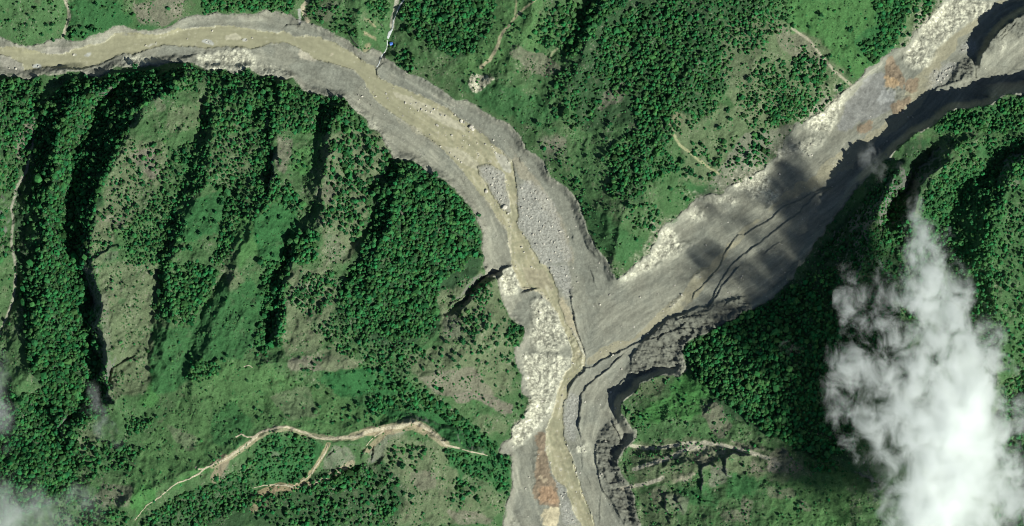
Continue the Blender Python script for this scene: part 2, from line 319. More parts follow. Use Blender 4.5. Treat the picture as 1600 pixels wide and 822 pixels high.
scarp(T(3,0,(1596,90),(1540,110),(1490,150),(1440,190),(1400,230)), -1, 10, 7, 2); scarp(T(3,0,(1560,110),(1520,170),(1440,260)), -1, 5, 5, 2); scarp(T(3,0,(1500,150),(1460,220),(1420,240)), -1, 6, 5, 2)
scarp(T(1,0,(-10,175),(100,200),(150,200)), 1, -3, 5); scarp(T(1,0,(600,325),(650,360),(690,400)), 1, -4, 5); scarp(T(1,0,(755,500),(750,440),(790,390),(830,370)), 1, 2.2, 6)
scarp(T(0,0,(350,410),(430,428),(510,430),(610,405),(690,370),(740,345)), 1, 2.6, 5); scarp(T(0,0,(1100,365),(1180,350),(1250,320)), 1, 3, 6)
scarp(T(1,0,(160,180),(200,155),(270,150),(300,135)), -1, -4, 6)
scarp(T(2,2,(50,180),(100,170),(150,155),(185,155)), 1, 7, 10, .6); scarp(T(2,2,(130,520),(160,555)), -1, 3, 4)
scarp(T(1,2,(1596,5),(1500,60),(1430,80),(1330,180),(1220,250),(1170,300)), -1, 9, 9)
scarp([(955,645),(955,618),(965,605),(975,592),(1000,588),(1030,582)], 1, 3, 6)
# rock steps in the hills
for ln, h, L in ((T(2,3,(1180,620),(1185,540),(1180,450),(1240,430)), 11, 9), (T(2,3,(1385,520),(1330,500),(1325,400),(1370,370),(1500,380)), 13, 9), (T(2,3,(980,760),(950,700),(955,630),(990,600)), 12, 9),
                 (T(2,3,(1080,740),(1030,680),(1020,600)), 9, 7), (T(2,3,(1180,150),(1220,90),(1270,20)), 5, 7), (T(2,3,(1130,650),(1200,665),(1290,680)), 6, 8), (T(2,3,(870,340),(960,330),(1100,320)), 5, 7),
                 (T(2,3,(1000,822),(960,740)), 7, 7), (T(3,3,(70,330),(130,380),(190,440)), 6, 6), (T(3,3,(230,420),(300,410),(400,420)), 4, 6), (T(3,3,(150,640),(180,600)), 5, 5),
                 (T(2,3,(690,0),(690,60),(720,100),(700,170)), 6, 8),
                 (T(0,1,(560,822),(640,760),(740,700)), 8, 6), (T(0,2,(690,740),(710,650),(790,600),(870,570)), 8, 6), (T(0,2,(685,140),(725,95)), 5, 4), (T(1,3,(650,400),(690,330),(710,300)), 9, 6), (T(1,3,(720,440),(735,330),(750,310)), 9, 6),
                 (T(1,3,(430,400),(490,350),(570,320)), 5, 5), (T(1,3,(730,450),(780,410),(810,370)), 6, 5), (T(1,2,(200,180),(240,130)), 5, 5), (T(1,1,(430,170),(520,85)), 9, 7),
                 (T(1,0,(660,310),(600,250),(560,190)), 6, 5), (T(1,0,(1140,330),(1000,240),(880,180)), 5, 5), (T(1,0,(820,200),(760,130),(700,90)), 6, 5), (T(1,0,(1500,510),(1420,460)), 7, 5)):
    dx_, dy_ = ln[-1][0] - ln[0][0], ln[-1][1] - ln[0][1]
    scarp(ln, 1 if dx_ * .7 - dy_ > 0 else -1, h, L, 1.4)
# valley surface: banks, mud sheets, cobbles
vin = sstep(0.5, 0.8, vm)
def pm(poly, soft=2): return mask_at(poly, soft, WU, WV)
bank = vin * (1 - sstep(3, 16, dv))
H += bank * (3.4 * ridged(U, V, 15, 4, 21, .62))
H += vin * (~river) * (1.3 * fbm(U, V, 26, 4, 41, .58) + 0.3 * fbm(U, V, 4, 2, 44) + 1.2 * sstep(.2, .6, fbm(U, V, 60, 2, 45)) * ridged((U * ca - V * sa_) * .5, (U * sa_ + V * ca) * 1.2, 10, 3, 46))
H = np.where(river, H - 0.6 - 0.9 * sstep(.5, .9, riv) + 0.12 * fbm(U, V, 7, 2, 47), H)
H += trib * 0.3 * fbm(U, V, 5, 3, 48)
COBBLE = [T(2,1,(40,320),(110,300),(170,330),(230,400),(290,500),(330,640),(380,800),(330,822),(180,822),(110,690),(40,600)), T(2,2,(200,0),(350,0),(370,150),(375,260),(330,200),(260,100)), T(2,2,(370,280),(420,470),(455,580),(420,520),(380,400)),
          T(2,3,(240,480),(330,580),(365,700),(430,822),(310,822),(300,650)), T(2,3,(320,90),(330,0),(440,0),(410,100),(400,260),(380,330),(340,310)), ISLANDS[0], T(3,0,(1040,430),(1180,380),(1210,400),(1120,480),(1060,540),(1000,600),(1010,500)), T(3,0,(1200,260),(1300,230),(1290,310),(1210,340),(1170,330))]
PALE = [T(2,2,(0,0),(30,60),(40,160),(0,250),(-60,180),(-90,90)), T(2,2,(120,220),(200,200),(290,330),(330,420),(340,500),(280,540),(150,530),(100,480),(130,380)), T(2,2,(60,560),(200,560),(300,560),(360,600),(300,740),(280,822),(100,822),(80,700)),
        T(2,3,(110,0),(280,0),(270,50),(230,160),(150,230),(100,280),(40,330),(0,340),(0,210),(80,130)), T(2,2,(340,410),(420,470),(460,600),(440,650),(370,640),(380,540),(300,430)),
        T(2,2,(650,105),(700,60),(800,10),(980,0),(900,30),(800,60),(740,105)), T(2,1,(900,700),(1000,700),(1060,690),(1130,680),(1100,720),(1040,760),(960,800),(760,822),(860,770)), T(2,1,(900,610),(1000,590),(1050,650),(1000,690),(920,660)), T(2,1,(1060,520),(1150,470),(1200,480),(1190,560),(1120,550)),
        T(2,1,(1150,400),(1310,400),(1420,400),(1400,450),(1300,440),(1200,430)), T(2,1,(1340,340),(1596,210),(1596,400),(1500,420),(1440,370)),
        T(3,1,(30,130),(200,60),(360,20),(330,80),(250,150),(150,140),(60,190)), T(3,0,(200,800),(320,700),(440,600),(560,540),(540,570),(470,640),(460,710),(400,790),(380,822)),
        T(3,0,(940,160),(1060,50),(1150,-10),(1420,-10),(1400,40),(1300,110),(1150,210),(1080,280),(1010,300),(960,240)), T(3,0,(830,380),(930,230),(960,290),(1060,330),(1040,390),(990,410),(900,420)), T(3,0,(1430,300),(1460,230),(1480,250),(1460,340),(1440,360)),
        T(0,0,(720,360),(840,330),(980,370),(960,400),(860,420),(800,400)), T(0,0,(1200,340),(1500,290),(1596,340),(1596,410),(1500,440),(1400,430),(1300,430),(1210,400)), T(1,0,(0,390),(180,430),(230,470),(100,460),(30,470)), T(1,0,(1330,470),(1440,460),(1490,490),(1420,560),(1350,585),(1320,520)),
        T(1,1,(770,0),(800,0),(860,120),(870,160),(840,110)), T(1,0,(560,600),(620,640),(650,690),(640,710),(580,640)), T(1,0,(690,740),(740,730),(770,800),(720,800)), T(2,3,(0,760),(60,822),(-10,822)), T(0,0,(310,430),(420,420),(420,470),(350,450)),T(2,2,(1100,100),(1200,30),(1210,60),(1130,110)),
        T(2,2,(970,270),(1060,190),(1080,200),(1040,250),(990,290)), T(3,1,(0,380),(100,330),(60,420),(0,500)), T(2,3,(380,330),(460,300),(470,350),(440,380)), T(0,0,(880,215),(980,210),(1120,170),(1140,150),(1050,190),(960,220))]
palem = np.zeros(U.shape, f32)
for p_ in PALE: palem = np.maximum(palem, pm(p_, 2))
cobm = np.zeros(U.shape, f32)
for p_ in COBBLE: cobm = np.maximum(cobm, pm(p_, 6))
cobm = sstep(.2, .85, cobm + .35 * fbm(U, V, 18, 3, 75) + .15 * fbm(U, V, 5, 2, 76)) * (cobm > .02)
H += palem * (3.2 * ridged(U * 1.0, V * 1.0, 13, 4, 71, 0.62) + 1.5 * fbm(U, V, 30, 3, 74))
rusm = np.zeros(U.shape, f32)
for p_ in (T(2,3,(135,270),(210,240),(235,470),(300,700),(180,700),(130,600)), T(3,0,(740,340),(860,480),(930,570),(880,640),(780,720),(740,560)), T(3,0,(560,800),(620,730),(660,760),(560,840))): rusm = np.maximum(rusm, pm(p_, 3))
H += rusm * 2.6 * ridged(U, V, 11, 4, 87, .6)
H += cobm * 0.7 * fbm(U, V, 4.2, 2, 72)
shale = np.zeros(U.shape, f32)
for p_ in (T(2,2,(740,600),(860,440),(1000,340),(1200,280),(1430,200),(1500,280),(1400,350),(1300,400),(1100,500),(1060,600),(1090,680),(950,640),(820,690),(740,690)), T(2,3,(530,300),(620,180),(700,300),(670,420),(720,580),(600,590),(550,480)),
           T(3,0,(1300,330),(1420,180),(1596,70),(1700,0),(1700,80),(1596,220),(1480,200),(1380,330)), T(3,0,(1160,430),(1280,360),(1300,480),(1200,500),(1130,520)), T(2,3,(600,600),(760,570),(800,700),(800,822),(700,822),(640,700))): shale = np.maximum(shale, pm(p_, 3))
H += shale * (9.0 * ridged((U * ca - V * sa_) * 0.55, (U * sa_ + V * ca) * 1.3, 12, 4, 81, 0.6))
# ------------------------------------------------------------------ ground cover
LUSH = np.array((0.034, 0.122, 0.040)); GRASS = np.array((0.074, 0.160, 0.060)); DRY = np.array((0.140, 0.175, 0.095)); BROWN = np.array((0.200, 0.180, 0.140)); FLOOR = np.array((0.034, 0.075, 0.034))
GREYROCK = np.array((0.19, 0.19, 0.165)); PALEROCK = np.array((0.58, 0.54, 0.41)); BRIGHT = np.array((0.06, 0.19, 0.05))
n1 = fbm(U, V, 90, 4, 101); n2 = fbm(U, V, 24, 4, 105); n3 = fbm(U, V, 5.5, 3, 109); n4 = RNG.normal(0, 1, U.shape)
def lerp(a, b, t): return a + (b - a) * t[..., None]
dryness = sstep(-0.35, 0.55, 0.55 * n1 + 0.65 * n2)
col = lerp(np.broadcast_to(GRASS * 0.85, U.shape + (3,)), np.broadcast_to(DRY * 0.9, U.shape + (3,)), dryness * 0.42)
COVER = [
 ('grass', .8, [(-100,-60),(200,-60),(205,40),(130,62),(-100,70)]), ('lush', .8, [(104,0),(190,0),(205,35),(140,62),(103,58)]), ('brown', .7, [(208,8),(290,-10),(285,28),(245,42),(212,30)]), ('lush', .6, [(205,32),(240,34),(270,44),(215,48)]),
 ('brown', .4, [(500,8),(530,0),(520,40),(500,30)]), ('grass', .6, [(540,-10),(612,-10),(608,70),(570,75),(500,45)]), ('tan', .9, T(1,0,(680,110),(700,110),(760,170),(740,175))), ('tan', .9, T(1,0,(660,195),(745,235),(740,260),(670,220))), ('tan', .7, T(1,0,(680,260),(715,265),(710,310),(680,320))), ('tan', .7, T(1,0,(720,105),(800,160),(795,168),(720,120))),
 ('meadow', .9, [(772,40),(790,0),(850,-10),(840,30),(790,110),(740,125),(705,110),(730,90),(760,70)]), ('meadow', .8, [(815,60),(850,25),(870,40),(860,70),(830,90)]), ('meadow', .8, T(2,0,(740,0),(560,190),(480,330),(430,350),(540,170),(700,30))), ('lush', .6, [(700,120),(780,130),(860,160),(870,215),(835,200),(760,170)]),
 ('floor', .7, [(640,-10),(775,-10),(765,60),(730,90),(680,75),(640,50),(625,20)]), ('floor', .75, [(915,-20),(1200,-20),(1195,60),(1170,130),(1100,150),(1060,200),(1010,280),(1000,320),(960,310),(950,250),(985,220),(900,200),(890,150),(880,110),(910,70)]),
 ('brown', .55, [(800,70),(860,90),(880,110),(850,120),(800,90)]), ('brown', .5, [(960,125),(985,130),(970,160),(930,175)]), ('tan', .35, [(1050,170),(1070,180),(1060,205),(1045,195)]), ('dry', .7, [(1130,40),(1200,20),(1290,60),(1320,120),(1290,170),(1220,200),(1150,180),(1120,100)]), ('brown', .45, [(1210,35),(1260,60),(1300,110),(1250,100),(1215,70)]),
 ('meadow2', .9, [(1225,-20),(1420,-20),(1445,20),(1400,90),(1345,118),(1310,110),(1280,65),(1240,50)]), ('lush', .9, [(1360,-20),(1420,-10),(1400,70),(1385,95),(1355,100),(1335,65),(1370,30)]), ('dry', .6, [(1410,30),(1440,0),(1460,20),(1425,70),(1400,90)]),
 ('grass', .8, [(890,210),(985,190),(960,260),(920,310),(905,290)]), ('dry', .6, [(1050,180),(1200,150),(1240,200),(1190,270),(1110,300),(1070,280)]), ('rock', .7, [(1160,210),(1260,190),(1330,140),(1290,150),(1220,230),(1130,300),(1090,310)]), ('lush', .5, [(900,300),(940,330),(970,360),(1010,380),(970,412),(930,380)]),
 ('lush', .6, [(1060,285),(1125,290),(1130,303),(1080,305)]),
 ('rock', .35, [(840,215),(885,210),(885,245),(850,255)]), ('brown', .5, T(2,1,(200,60),(330,20),(330,80),(240,130),(210,160))),
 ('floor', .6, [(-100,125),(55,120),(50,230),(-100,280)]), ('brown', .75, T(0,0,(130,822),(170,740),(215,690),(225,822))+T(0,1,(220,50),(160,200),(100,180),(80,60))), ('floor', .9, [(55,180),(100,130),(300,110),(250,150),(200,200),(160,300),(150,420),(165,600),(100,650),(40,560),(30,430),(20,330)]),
 ('grass', .8, T(0,1,(130,400),(200,400),(240,500),(290,700),(180,720),(150,560))), ('dry', .85, T(0,0,(740,520),(650,560),(560,700),(510,822),(540,822),(620,680),(680,590))), ('dry', .8, T(0,1,(460,40),(530,0),(480,120),(445,200))),
 ('dry', .85, T(0,1,(780,60),(1050,60),(1040,300),(940,340),(860,420),(900,500),(720,640),(640,822),(560,822),(600,560),(700,280))), ('brown', .7, T(0,1,(840,110),(960,100),(1000,250),(940,300),(840,200))), ('brown', .5, T(0,1,(640,520),(800,540),(760,580),(640,570))), ('rock', .4, T(0,1,(640,800),(700,740),(760,760),(700,822))),
 ('dry', .8, T(0,2,(610,0),(1000,0),(960,400),(940,640),(930,822),(700,822),(690,660),(660,420))), ('rock', .4, T(0,2,(635,180),(680,180),(700,500),(670,620),(650,400))), ('grass', .9, T(0,1,(720,640),(900,500),(1040,560),(1000,822),(820,822))),
 ('brown', .4, T(0,0,(960,620),(1040,600),(1030,700),(980,720))), ('dry', .6, T(0,0,(1030,700),(1200,640),(1290,700),(1220,822),(1040,800))), ('dry', .6, T(0,0,(1400,640),(1500,700),(1500,822),(1400,822))),
 ('lush', .9, T(0,1,(1120,480),(1250,400),(1400,350),(1440,560),(1380,640),(1120,700))), ('lush', .6, T(0,1,(1130,150),(1300,140),(1290,340),(1150,330))), ('dry', .6, T(0,1,(1330,40),(1560,0),(1596,200),(1480,300),(1400,340),(1320,240))),
 ('lush', .75, T(0,2,(1200,400),(1400,120),(1596,100),(1596,500),(1450,640),(1250,700),(950,822),(950,420))), ('meadow2', .7, [(370,340),(400,320),(400,400),(370,420)]), ('dry', .7, T(0,2,(1400,60),(1500,0),(1520,120),(1420,200))),
 ('bright', .35, T(1,1,(0,560),(130,420),(270,470),(250,620),(200,760),(150,822),(0,822))), ('lush', .9, T(1,1,(0,560),(130,420),(270,470),(250,620),(200,760),(150,822),(0,822))+T(1,2,(0,100),(100,60),(130,400),(60,520),(0,520))), ('bright', .7, T(1,1,(220,210),(340,140),(400,100),(370,180),(320,290),(250,290))), ('bright', .5, T(1,1,(200,140),(400,10),(440,30),(370,170),(300,150))),
 ('brown', .6, T(1,1,(130,20),(230,40),(220,150),(170,280),(120,220))), ('dry', .9, [(507,206),(595,200),(608,235),(605,262),(580,310),(572,352),(545,405),(505,420),(500,330)]), ('brown', .4, T(1,1,(430,250),(500,300),(490,440),(420,470))), ('rock', .3, T(1,1,(430,620),(520,660),(560,780),(480,822),(440,740))),
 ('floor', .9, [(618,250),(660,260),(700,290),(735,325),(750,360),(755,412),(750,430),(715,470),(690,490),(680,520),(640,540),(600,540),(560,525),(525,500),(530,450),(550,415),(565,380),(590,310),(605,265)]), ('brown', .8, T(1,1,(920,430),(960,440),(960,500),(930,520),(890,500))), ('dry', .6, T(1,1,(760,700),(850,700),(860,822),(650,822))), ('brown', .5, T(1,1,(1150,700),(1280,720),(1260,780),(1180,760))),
 ('dry', .9, T(1,2,(200,60),(480,0),(500,180),(440,440),(380,560),(140,560),(190,400))), ('rock', .4, T(1,2,(210,150),(350,110),(380,160),(260,260),(200,260))), ('brown', .7, T(1,2,(180,600),(420,560),(590,600),(720,600),(580,655),(380,670),(240,670))), ('dry', .8, T(1,2,(380,540),(540,480),(600,580),(720,610),(600,650),(380,670))),
 ('dry', .85, T(1,2,(1130,180),(1420,60),(1500,110),(1596,400),(1596,822),(1100,800),(1000,700),(900,600),(1150,500))), ('rock', .4, T(1,2,(1160,320),(1240,280),(1280,400),(1270,480),(1180,460))), ('brown', .6, T(1,2,(1010,700),(1350,640),(1500,822),(1130,822))), ('brown', .8, T(1,3,(1200,0),(1450,0),(1596,60),(1596,140),(1500,100),(1380,30),(1280,60))), ('dry', .7, T(1,3,(1280,130),(1596,150),(1540,290),(1400,210))),
 ('lush', 1, T(1,2,(380,690),(600,655),(740,650),(860,700),(1080,822),(480,822))+T(1,3,(900,90),(1100,60),(1300,150),(1520,330),(1460,380),(1180,300),(1080,220),(980,150),(700,170),(560,40))),
 ('meadow', .8, [(210,720),(270,640),(330,560),(400,560),(470,600),(540,620),(620,655),(560,675),(500,678),(440,660),(385,675),(340,715),(250,760),(200,800)]), ('lush', .7, T(0,3,(1330,150),(1450,40),(1596,180),(1470,330),(1300,300))), ('brown', .3, [(420,620),(480,600),(500,650),(450,655)]), ('brown', .35, T(0,3,(1040,180),(1250,260),(1220,360),(1100,300))),
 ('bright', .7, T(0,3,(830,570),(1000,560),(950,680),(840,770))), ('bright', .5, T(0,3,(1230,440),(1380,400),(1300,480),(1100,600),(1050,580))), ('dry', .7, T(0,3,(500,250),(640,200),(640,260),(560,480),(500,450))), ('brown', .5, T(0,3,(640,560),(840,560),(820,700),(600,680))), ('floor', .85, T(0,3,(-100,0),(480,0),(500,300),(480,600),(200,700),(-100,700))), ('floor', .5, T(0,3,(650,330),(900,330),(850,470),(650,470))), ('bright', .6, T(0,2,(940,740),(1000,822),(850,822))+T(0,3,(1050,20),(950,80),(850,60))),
 ('lush', .8, T(1,3,(0,300),(150,210),(400,290),(440,360),(300,540),(0,560))), ('rock', .45, T(1,3,(90,350),(150,360),(160,420),(100,400))), ('rock', .6, T(1,3,(430,400),(480,320),(570,320),(620,380),(610,440),(480,500),(430,480))), ('rock', .7, T(1,3,(690,440),(720,330),(800,260),(850,230),(960,210),(880,300),(820,340),(780,430))), ('dirt', .5, T(1,3,(60,700),(0,690),(0,620),(110,570),(230,580))),
 ('dry', .8, T(1,3,(840,250),(1150,310),(1250,480),(1250,822),(880,822),(900,560),(780,400))), ('brown', .5, T(1,3,(960,480),(1130,480),(1120,600),(980,580))), ('lush', .8, T(1,3,(1180,330),(1400,380),(1596,420),(1560,620),(1400,600),(1250,520))), ('dry', .6, T(1,3,(1290,500),(1450,540),(1596,700),(1500,780),(1250,750))), ('brown', .6, T(1,3,(1180,720),(1400,740),(1500,800),(1250,822))),
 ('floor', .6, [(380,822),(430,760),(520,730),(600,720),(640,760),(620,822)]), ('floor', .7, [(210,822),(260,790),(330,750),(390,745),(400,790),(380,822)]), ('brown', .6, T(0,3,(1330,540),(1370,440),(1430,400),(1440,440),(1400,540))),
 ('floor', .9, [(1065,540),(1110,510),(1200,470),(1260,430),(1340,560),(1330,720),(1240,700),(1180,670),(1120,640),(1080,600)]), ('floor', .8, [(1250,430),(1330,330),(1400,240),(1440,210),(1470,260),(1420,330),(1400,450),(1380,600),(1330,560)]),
 ('bright', .8, T(2,2,(1000,720),(1090,680),(1300,822),(860,822))+T(2,3,(1200,0),(1190,140),(1000,170),(780,210),(760,130),(830,70),(1000,10))), ('dry', .7, T(2,2,(700,822),(800,740),(950,690),(1010,700),(950,780),(900,822))), ('grass', .7, T(2,3,(720,200),(1180,150),(1300,280),(1000,290),(750,310))), ('brown', .6, T(2,3,(1180,100),(1280,40),(1370,200),(1300,280),(1180,150))),
 ('rock', .5, T(2,3,(740,320),(1000,315),(1150,300),(1150,340),(960,345),(780,335))), ('pale', .95, T(2,3,(750,470),(900,410),(1000,380),(1100,330),(1330,310),(1350,360),(1270,400),(1150,370),(950,420),(800,460))), ('pale', .9, T(2,3,(980,520),(1130,480),(1160,495),(1080,540),(1000,550))), ('dry', .75, T(2,3,(740,300),(1200,260),(1596,330),(1596,520),(1200,480),(760,600))), ('dry', .5, T(2,3,(800,620),(1000,560),(1050,822),(800,822))), ('dry', .5, T(3,3,(0,480),(450,430),(520,700),(300,822),(0,822))), ('brown', .45, T(2,3,(860,590),(960,560),(980,640),(880,680))), ('brown', .6, T(2,3,(1150,350),(1280,410),(1200,440),(1120,400))), ('rock', .6, T(2,3,(1230,450),(1350,450),(1330,560),(1230,590))), ('rock', .5, T(2,3,(960,620),(1100,630),(1080,760),(990,700))), ('lush', .7, T(2,3,(1000,570),(1170,550),(1300,640),(1280,690),(1100,680),(1030,600))),
 ('brown', .6, T(2,3,(1350,280),(1596,340),(1596,470),(1500,500),(1480,360))+T(3,3,(0,350),(100,330),(200,440),(240,470),(80,500),(0,480))), ('pale', .9, T(3,3,(0,380),(50,400),(90,450),(0,480))), ('lush', .7, T(2,3,(1380,480),(1596,550),(1450,650),(1300,640))), ('meadow2', .7, T(3,3,(0,560),(250,500),(450,450),(520,660),(500,822),(0,822))), ('brown', .5, T(3,3,(0,570),(150,590),(170,640),(0,650))), ('brown', .5, T(3,3,(200,640),(260,680),(250,740),(190,700))), ('brown', .5, T(2,3,(1290,740),(1420,720),(1500,780),(1300,800))), ('brown', .5, T(2,3,(1420,660),(1500,650),(1480,780),(1430,720))),
 ('lush', .7, T(3,0,(1100,700),(1596,590),(1800,560),(1800,822),(1000,822))), ('dry', .35, T(3,0,(1250,720),(1400,760),(1380,822),(1260,822))), ('lush', .8, T(3,1,(1100,250),(1400,200),(1500,500),(1400,822),(900,822),(950,450))), ('grass', .45, T(3,1,(1230,50),(1290,60),(1200,220),(1080,420),(1000,440),(960,360),(1100,240))), ('grass', .6, T(3,1,(1450,250),(1700,200),(1700,822),(1380,822),(1400,560))), ('rock', .5, T(3,1,(1500,320),(1550,290),(1560,330),(1520,370))), ('dry', .4, T(3,1,(560,600),(700,480),(780,380),(820,480),(700,640))), ('lush', .6, T(3,1,(1300,100),(1596,60),(1596,200),(1350,230))), ('grass', .7, T(3,2,(1200,0),(1700,0),(1700,400),(1450,500),(1300,300))),
]
CC = dict(lush=LUSH, grass=GRASS, dry=DRY, brown=BROWN, floor=FLOOR, rock=np.array((.195, .20, .15)), pale=np.array((.42, .39, .28)), meadow=np.array((.080, .170, .06)), meadow2=np.array((.066, .168, .052)), bright=BRIGHT, tan=np.array((.36, .30, .19)), dirt=np.array((.30, .24, .15)))
ragged = 0.16 * n2 + 0.16 * n3
lushmask = np.zeros(U.shape, f32)
for cname, st, poly in COVER:
    p = np.array(poly)
    s_ = 6 if cname in ('meadow', 'meadow2', 'grass', 'lush', 'floor', 'bright', 'dry') else 3
    wu = U + 14 * n2 * (s_ / 6); wv = V + 14 * np.roll(n2, 40, 1) * (s_ / 6)
    m = mask_at(poly, s_, wu, wv)
    m = sstep(0.25, 0.75, m + ragged * (m > 0.02)) * st
    col = lerp(col, np.broadcast_to(CC[cname], U.shape + (3,)), m)
    if cname in ('lush', 'bright', 'meadow', 'meadow2'): lushmask = np.maximum(lushmask, m)
    elif cname in ('brown', 'rock', 'dry', 'pale'): lushmask = lushmask * (1 - m)
print('cover', round(time.time() - T0, 1))
# mottling: tussocks, stones, bare soil; steep ground is bare
gy_, gx_ = np.gradient(H); gx_ = gx_ / np.gradient(ax)[None, :]; gy_ = gy_ / np.gradient(ay)[:, None]
slope = np.hypot(gx_, gy_)
fine = n3 * 0.9 + 0.22 * n4
col = col * (1 + 0.26 * np.clip(fine, -1.6, 1.6))[..., None] * (1 + 0.22 * n2)[..., None]
blot = sstep(.18, .5, fbm(U, V, 17, 4, 121, .6) + .12 * n1); 
col = lerp(col, np.broadcast_to(BROWN * np.array((.95, .95, .85)), U.shape + (3,)), blot * .27 * (1 - .65 * lushmask) * hill)
blot2 = sstep(.2, .5, fbm(U, V, 21, 4, 125, .6))
col = lerp(col, np.broadcast_to(LUSH, U.shape + (3,)), blot2 * .45 * hill)
stones = sstep(0.42, 0.62, fbm(U, V, 3.4, 2, 131) + 0.35 * n2 + 0.25 * (dryness - .5) - 0.35 * lushmask)
col = lerp(col, np.broadcast_to(np.array((.33, .30, .24)), U.shape + (3,)), stones * 0.5 * hill)
tuss = sstep(0.25, 0.6, fbm(U, V, 4.6, 2, 141) - 0.25 * (1 - dryness))
col = lerp(col, np.broadcast_to(FLOOR * 1.1, U.shape + (3,)), tuss * 0.65 * hill * (1 - 0.6 * lushmask))
col = lerp(col, np.broadcast_to(GREYROCK, U.shape + (3,)), sstep(1.5, 2.6, slope) * 0.7 * hill)
H += hill * (1 - .5 * lushmask) * (0.9 * tuss + 0.35 * fine)
H += hill * lushmask * (0.5 * fbm(U, V, 3.6, 2, 151) + 1.2 * ridged(U, V * .7, 18, 3, 153, .6))
# valley colours
MUD = np.array((.272, .273, .211)); GREYMUD = np.array((.228, .237, .189)); WATER = np.array((.330, .322, .205)); OCHRE = np.array((.44, .32, .185)); RUST = np.array((.23, .175, .115)); COB = np.array((.40, .40, .35)); TANMUD = np.array((.36, .335, .22)); SHALE = np.array((.150, .156, .125)); CREAM = np.array((.62, .55, .36))
vc = lerp(np.broadcast_to(MUD, U.shape + (3,)), np.broadcast_to(GREYMUD * .95, U.shape + (3,)), sstep(-.4, .5, n1 + .5 * n2))
FLOW1 = [(-700,60),(-100,85),(60,85),(180,88),(300,60),(400,55),(480,75),(560,110),(620,145),(700,190),(760,240),(800,310),(825,370),(860,430),(890,490),(905,560),(880,620),(870,680),(890,760),(930,850),(950,1300)]
FLOW2 = [(2200,-200),(1700,-60),(1560,20),(1480,90),(1430,160),(1380,200),(1320,260),(1240,330),(1150,400),(1060,460),(980,510),(910,565),(880,620)]
d1, s1_, a1, _ = seg_dist(FLOW1, U, V); d2, s2_, a2, _ = seg_dist(FLOW2, U, V); e2 = (d2 < d1) & (U > 900)
fs = np.where(e2, d2 * s2_, d1 * s1_); fa = np.where(e2, a2 + 5000, a1)
flowst = fbm(fa * .11 + 2 * n2, fs + 3 * n2, 7, 5, 361, .65); flowbig = fbm(fa * .2, fs + 6 * n2, 22, 3, 365)
streak = fbm((U * ca - V * sa_) * 0.16, (U * sa_ + V * ca), 11, 5, 161, .62)
eastv = sstep(900, 960, U)
vc = vc * (1.02 + (0.12 * eastv * streak + .50 * flowst + .28 * flowbig + 0.14 * n2 + 0.10 * n3)[..., None])
vc = lerp(vc, np.broadcast_to(np.array((.42, .41, .31)), U.shape + (3,)), sstep(.25, .6, flowst + .5 * flowbig) * .5)
vc = lerp(vc, np.broadcast_to(np.array((.16, .17, .14)), U.shape + (3,)), sstep(.3, .6, -flowst - .3 * flowbig) * .45)
def vpatch(polys, c, st, soft=4, rag=0.35, bx=0):
    global vc
    for poly in polys:
        m = mask_at(poly, soft, U + 5 * n2, V + 5 * np.roll(n2, 50, 0))
        m = sstep(.3, .7, m + rag * (n3 + n2) * (m > .02)) * st
        vc = lerp(vc, np.broadcast_to(c, U.shape + (3,)) * np.clip(1 + .35 * n3 + .3 * n2 + .25 * streak, .5, 1.6)[..., None], m)
vpatch([T(2,1,(90,110),(210,170),(330,330),(430,480),(480,640),(570,780),(640,900),(500,1100),(440,900),(330,560),(200,350),(100,240)), T(1,0,(1200,680),(1300,640),(1596,790),(1640,900),(1500,850))+T(2,1,(40,60),(60,130),(0,110))], GREYMUD * .95, .8)
vpatch([T(2,1,(0,130),(80,200),(180,330),(300,520),(360,700),(400,822),(330,822),(280,600),(180,440),(80,300),(0,200))], np.array((.34,.31,.22)), .6)
vpatch([T(1,0,(800,700),(1100,800),(1400,830),(1596,1000),(1596,1500),(1400,1200),(1200,950))], np.array((.36,.335,.23)), .5)
vpatch([T(3,0,(430,822),(480,650),(640,460),(740,450),(730,560),(800,600),(760,700),(560,760),(500,822))], np.array((.25,.255,.235)), .8)
vpatch([T(0,0,(1000,300),(1100,275),(1250,300),(1150,350),(980,340)), T(1,0,(180,400),(350,380),(560,440),(620,520),(600,590),(440,520),(260,470))], GREYMUD, .8)
vpatch([T(1,0,(250,305),(320,310),(400,370),(350,385),(290,350))], np.array((.46,.43,.32)), .8)
vpatch([T(0,0,(0,345),(70,360),(130,400),(140,450),(60,450),(0,440)), T(0,0,(240,310),(330,300),(430,290),(560,270),(700,240),(640,265),(480,300),(400,335),(330,345))], np.array((.33,.32,.26)), .8)
vpatch([T(2,2,(0,260),(150,170),(200,200),(120,360),(80,420),(0,350))], GREYMUD, .9)
bankm = vin * (1 - sstep(2, 13, dv)) * (U < 960)
vc = lerp(vc, np.broadcast_to(np.array((.33, .31, .25)), U.shape + (3,)), bankm * sstep(-.2, .4, n2 + .5 * n3) * .8)
vc = lerp(vc, np.broadcast_to(GRASS * .95, U.shape + (3,)), vin * (1 - sstep(1, 8, dv)) * sstep(.1, .45, n2 + .7 * n3) * .7)
vc = lerp(vc, SHALE[None, None] * np.clip(1 + .5 * fbm((U * ca - V * sa_) * .5, (U * sa_ + V * ca) * 1.3, 9, 4, 83), .45, 1.8)[..., None], shale * .85)
tw = sstep(.3, .7, trib + .15 * n3)
vc = lerp(vc, np.broadcast_to(TANMUD, U.shape + (3,)), tw * .75 * sstep(-.6, .3, n2 + .6 * streak + .3))
vpatch([T(2,2,(290,160),(350,250),(400,400),(465,600),(440,660),(370,640),(380,560),(300,360)), T(2,2,(60,100),(200,80),(280,200),(320,400),(260,300),(180,180),(60,160))], CREAM * .8, .75)
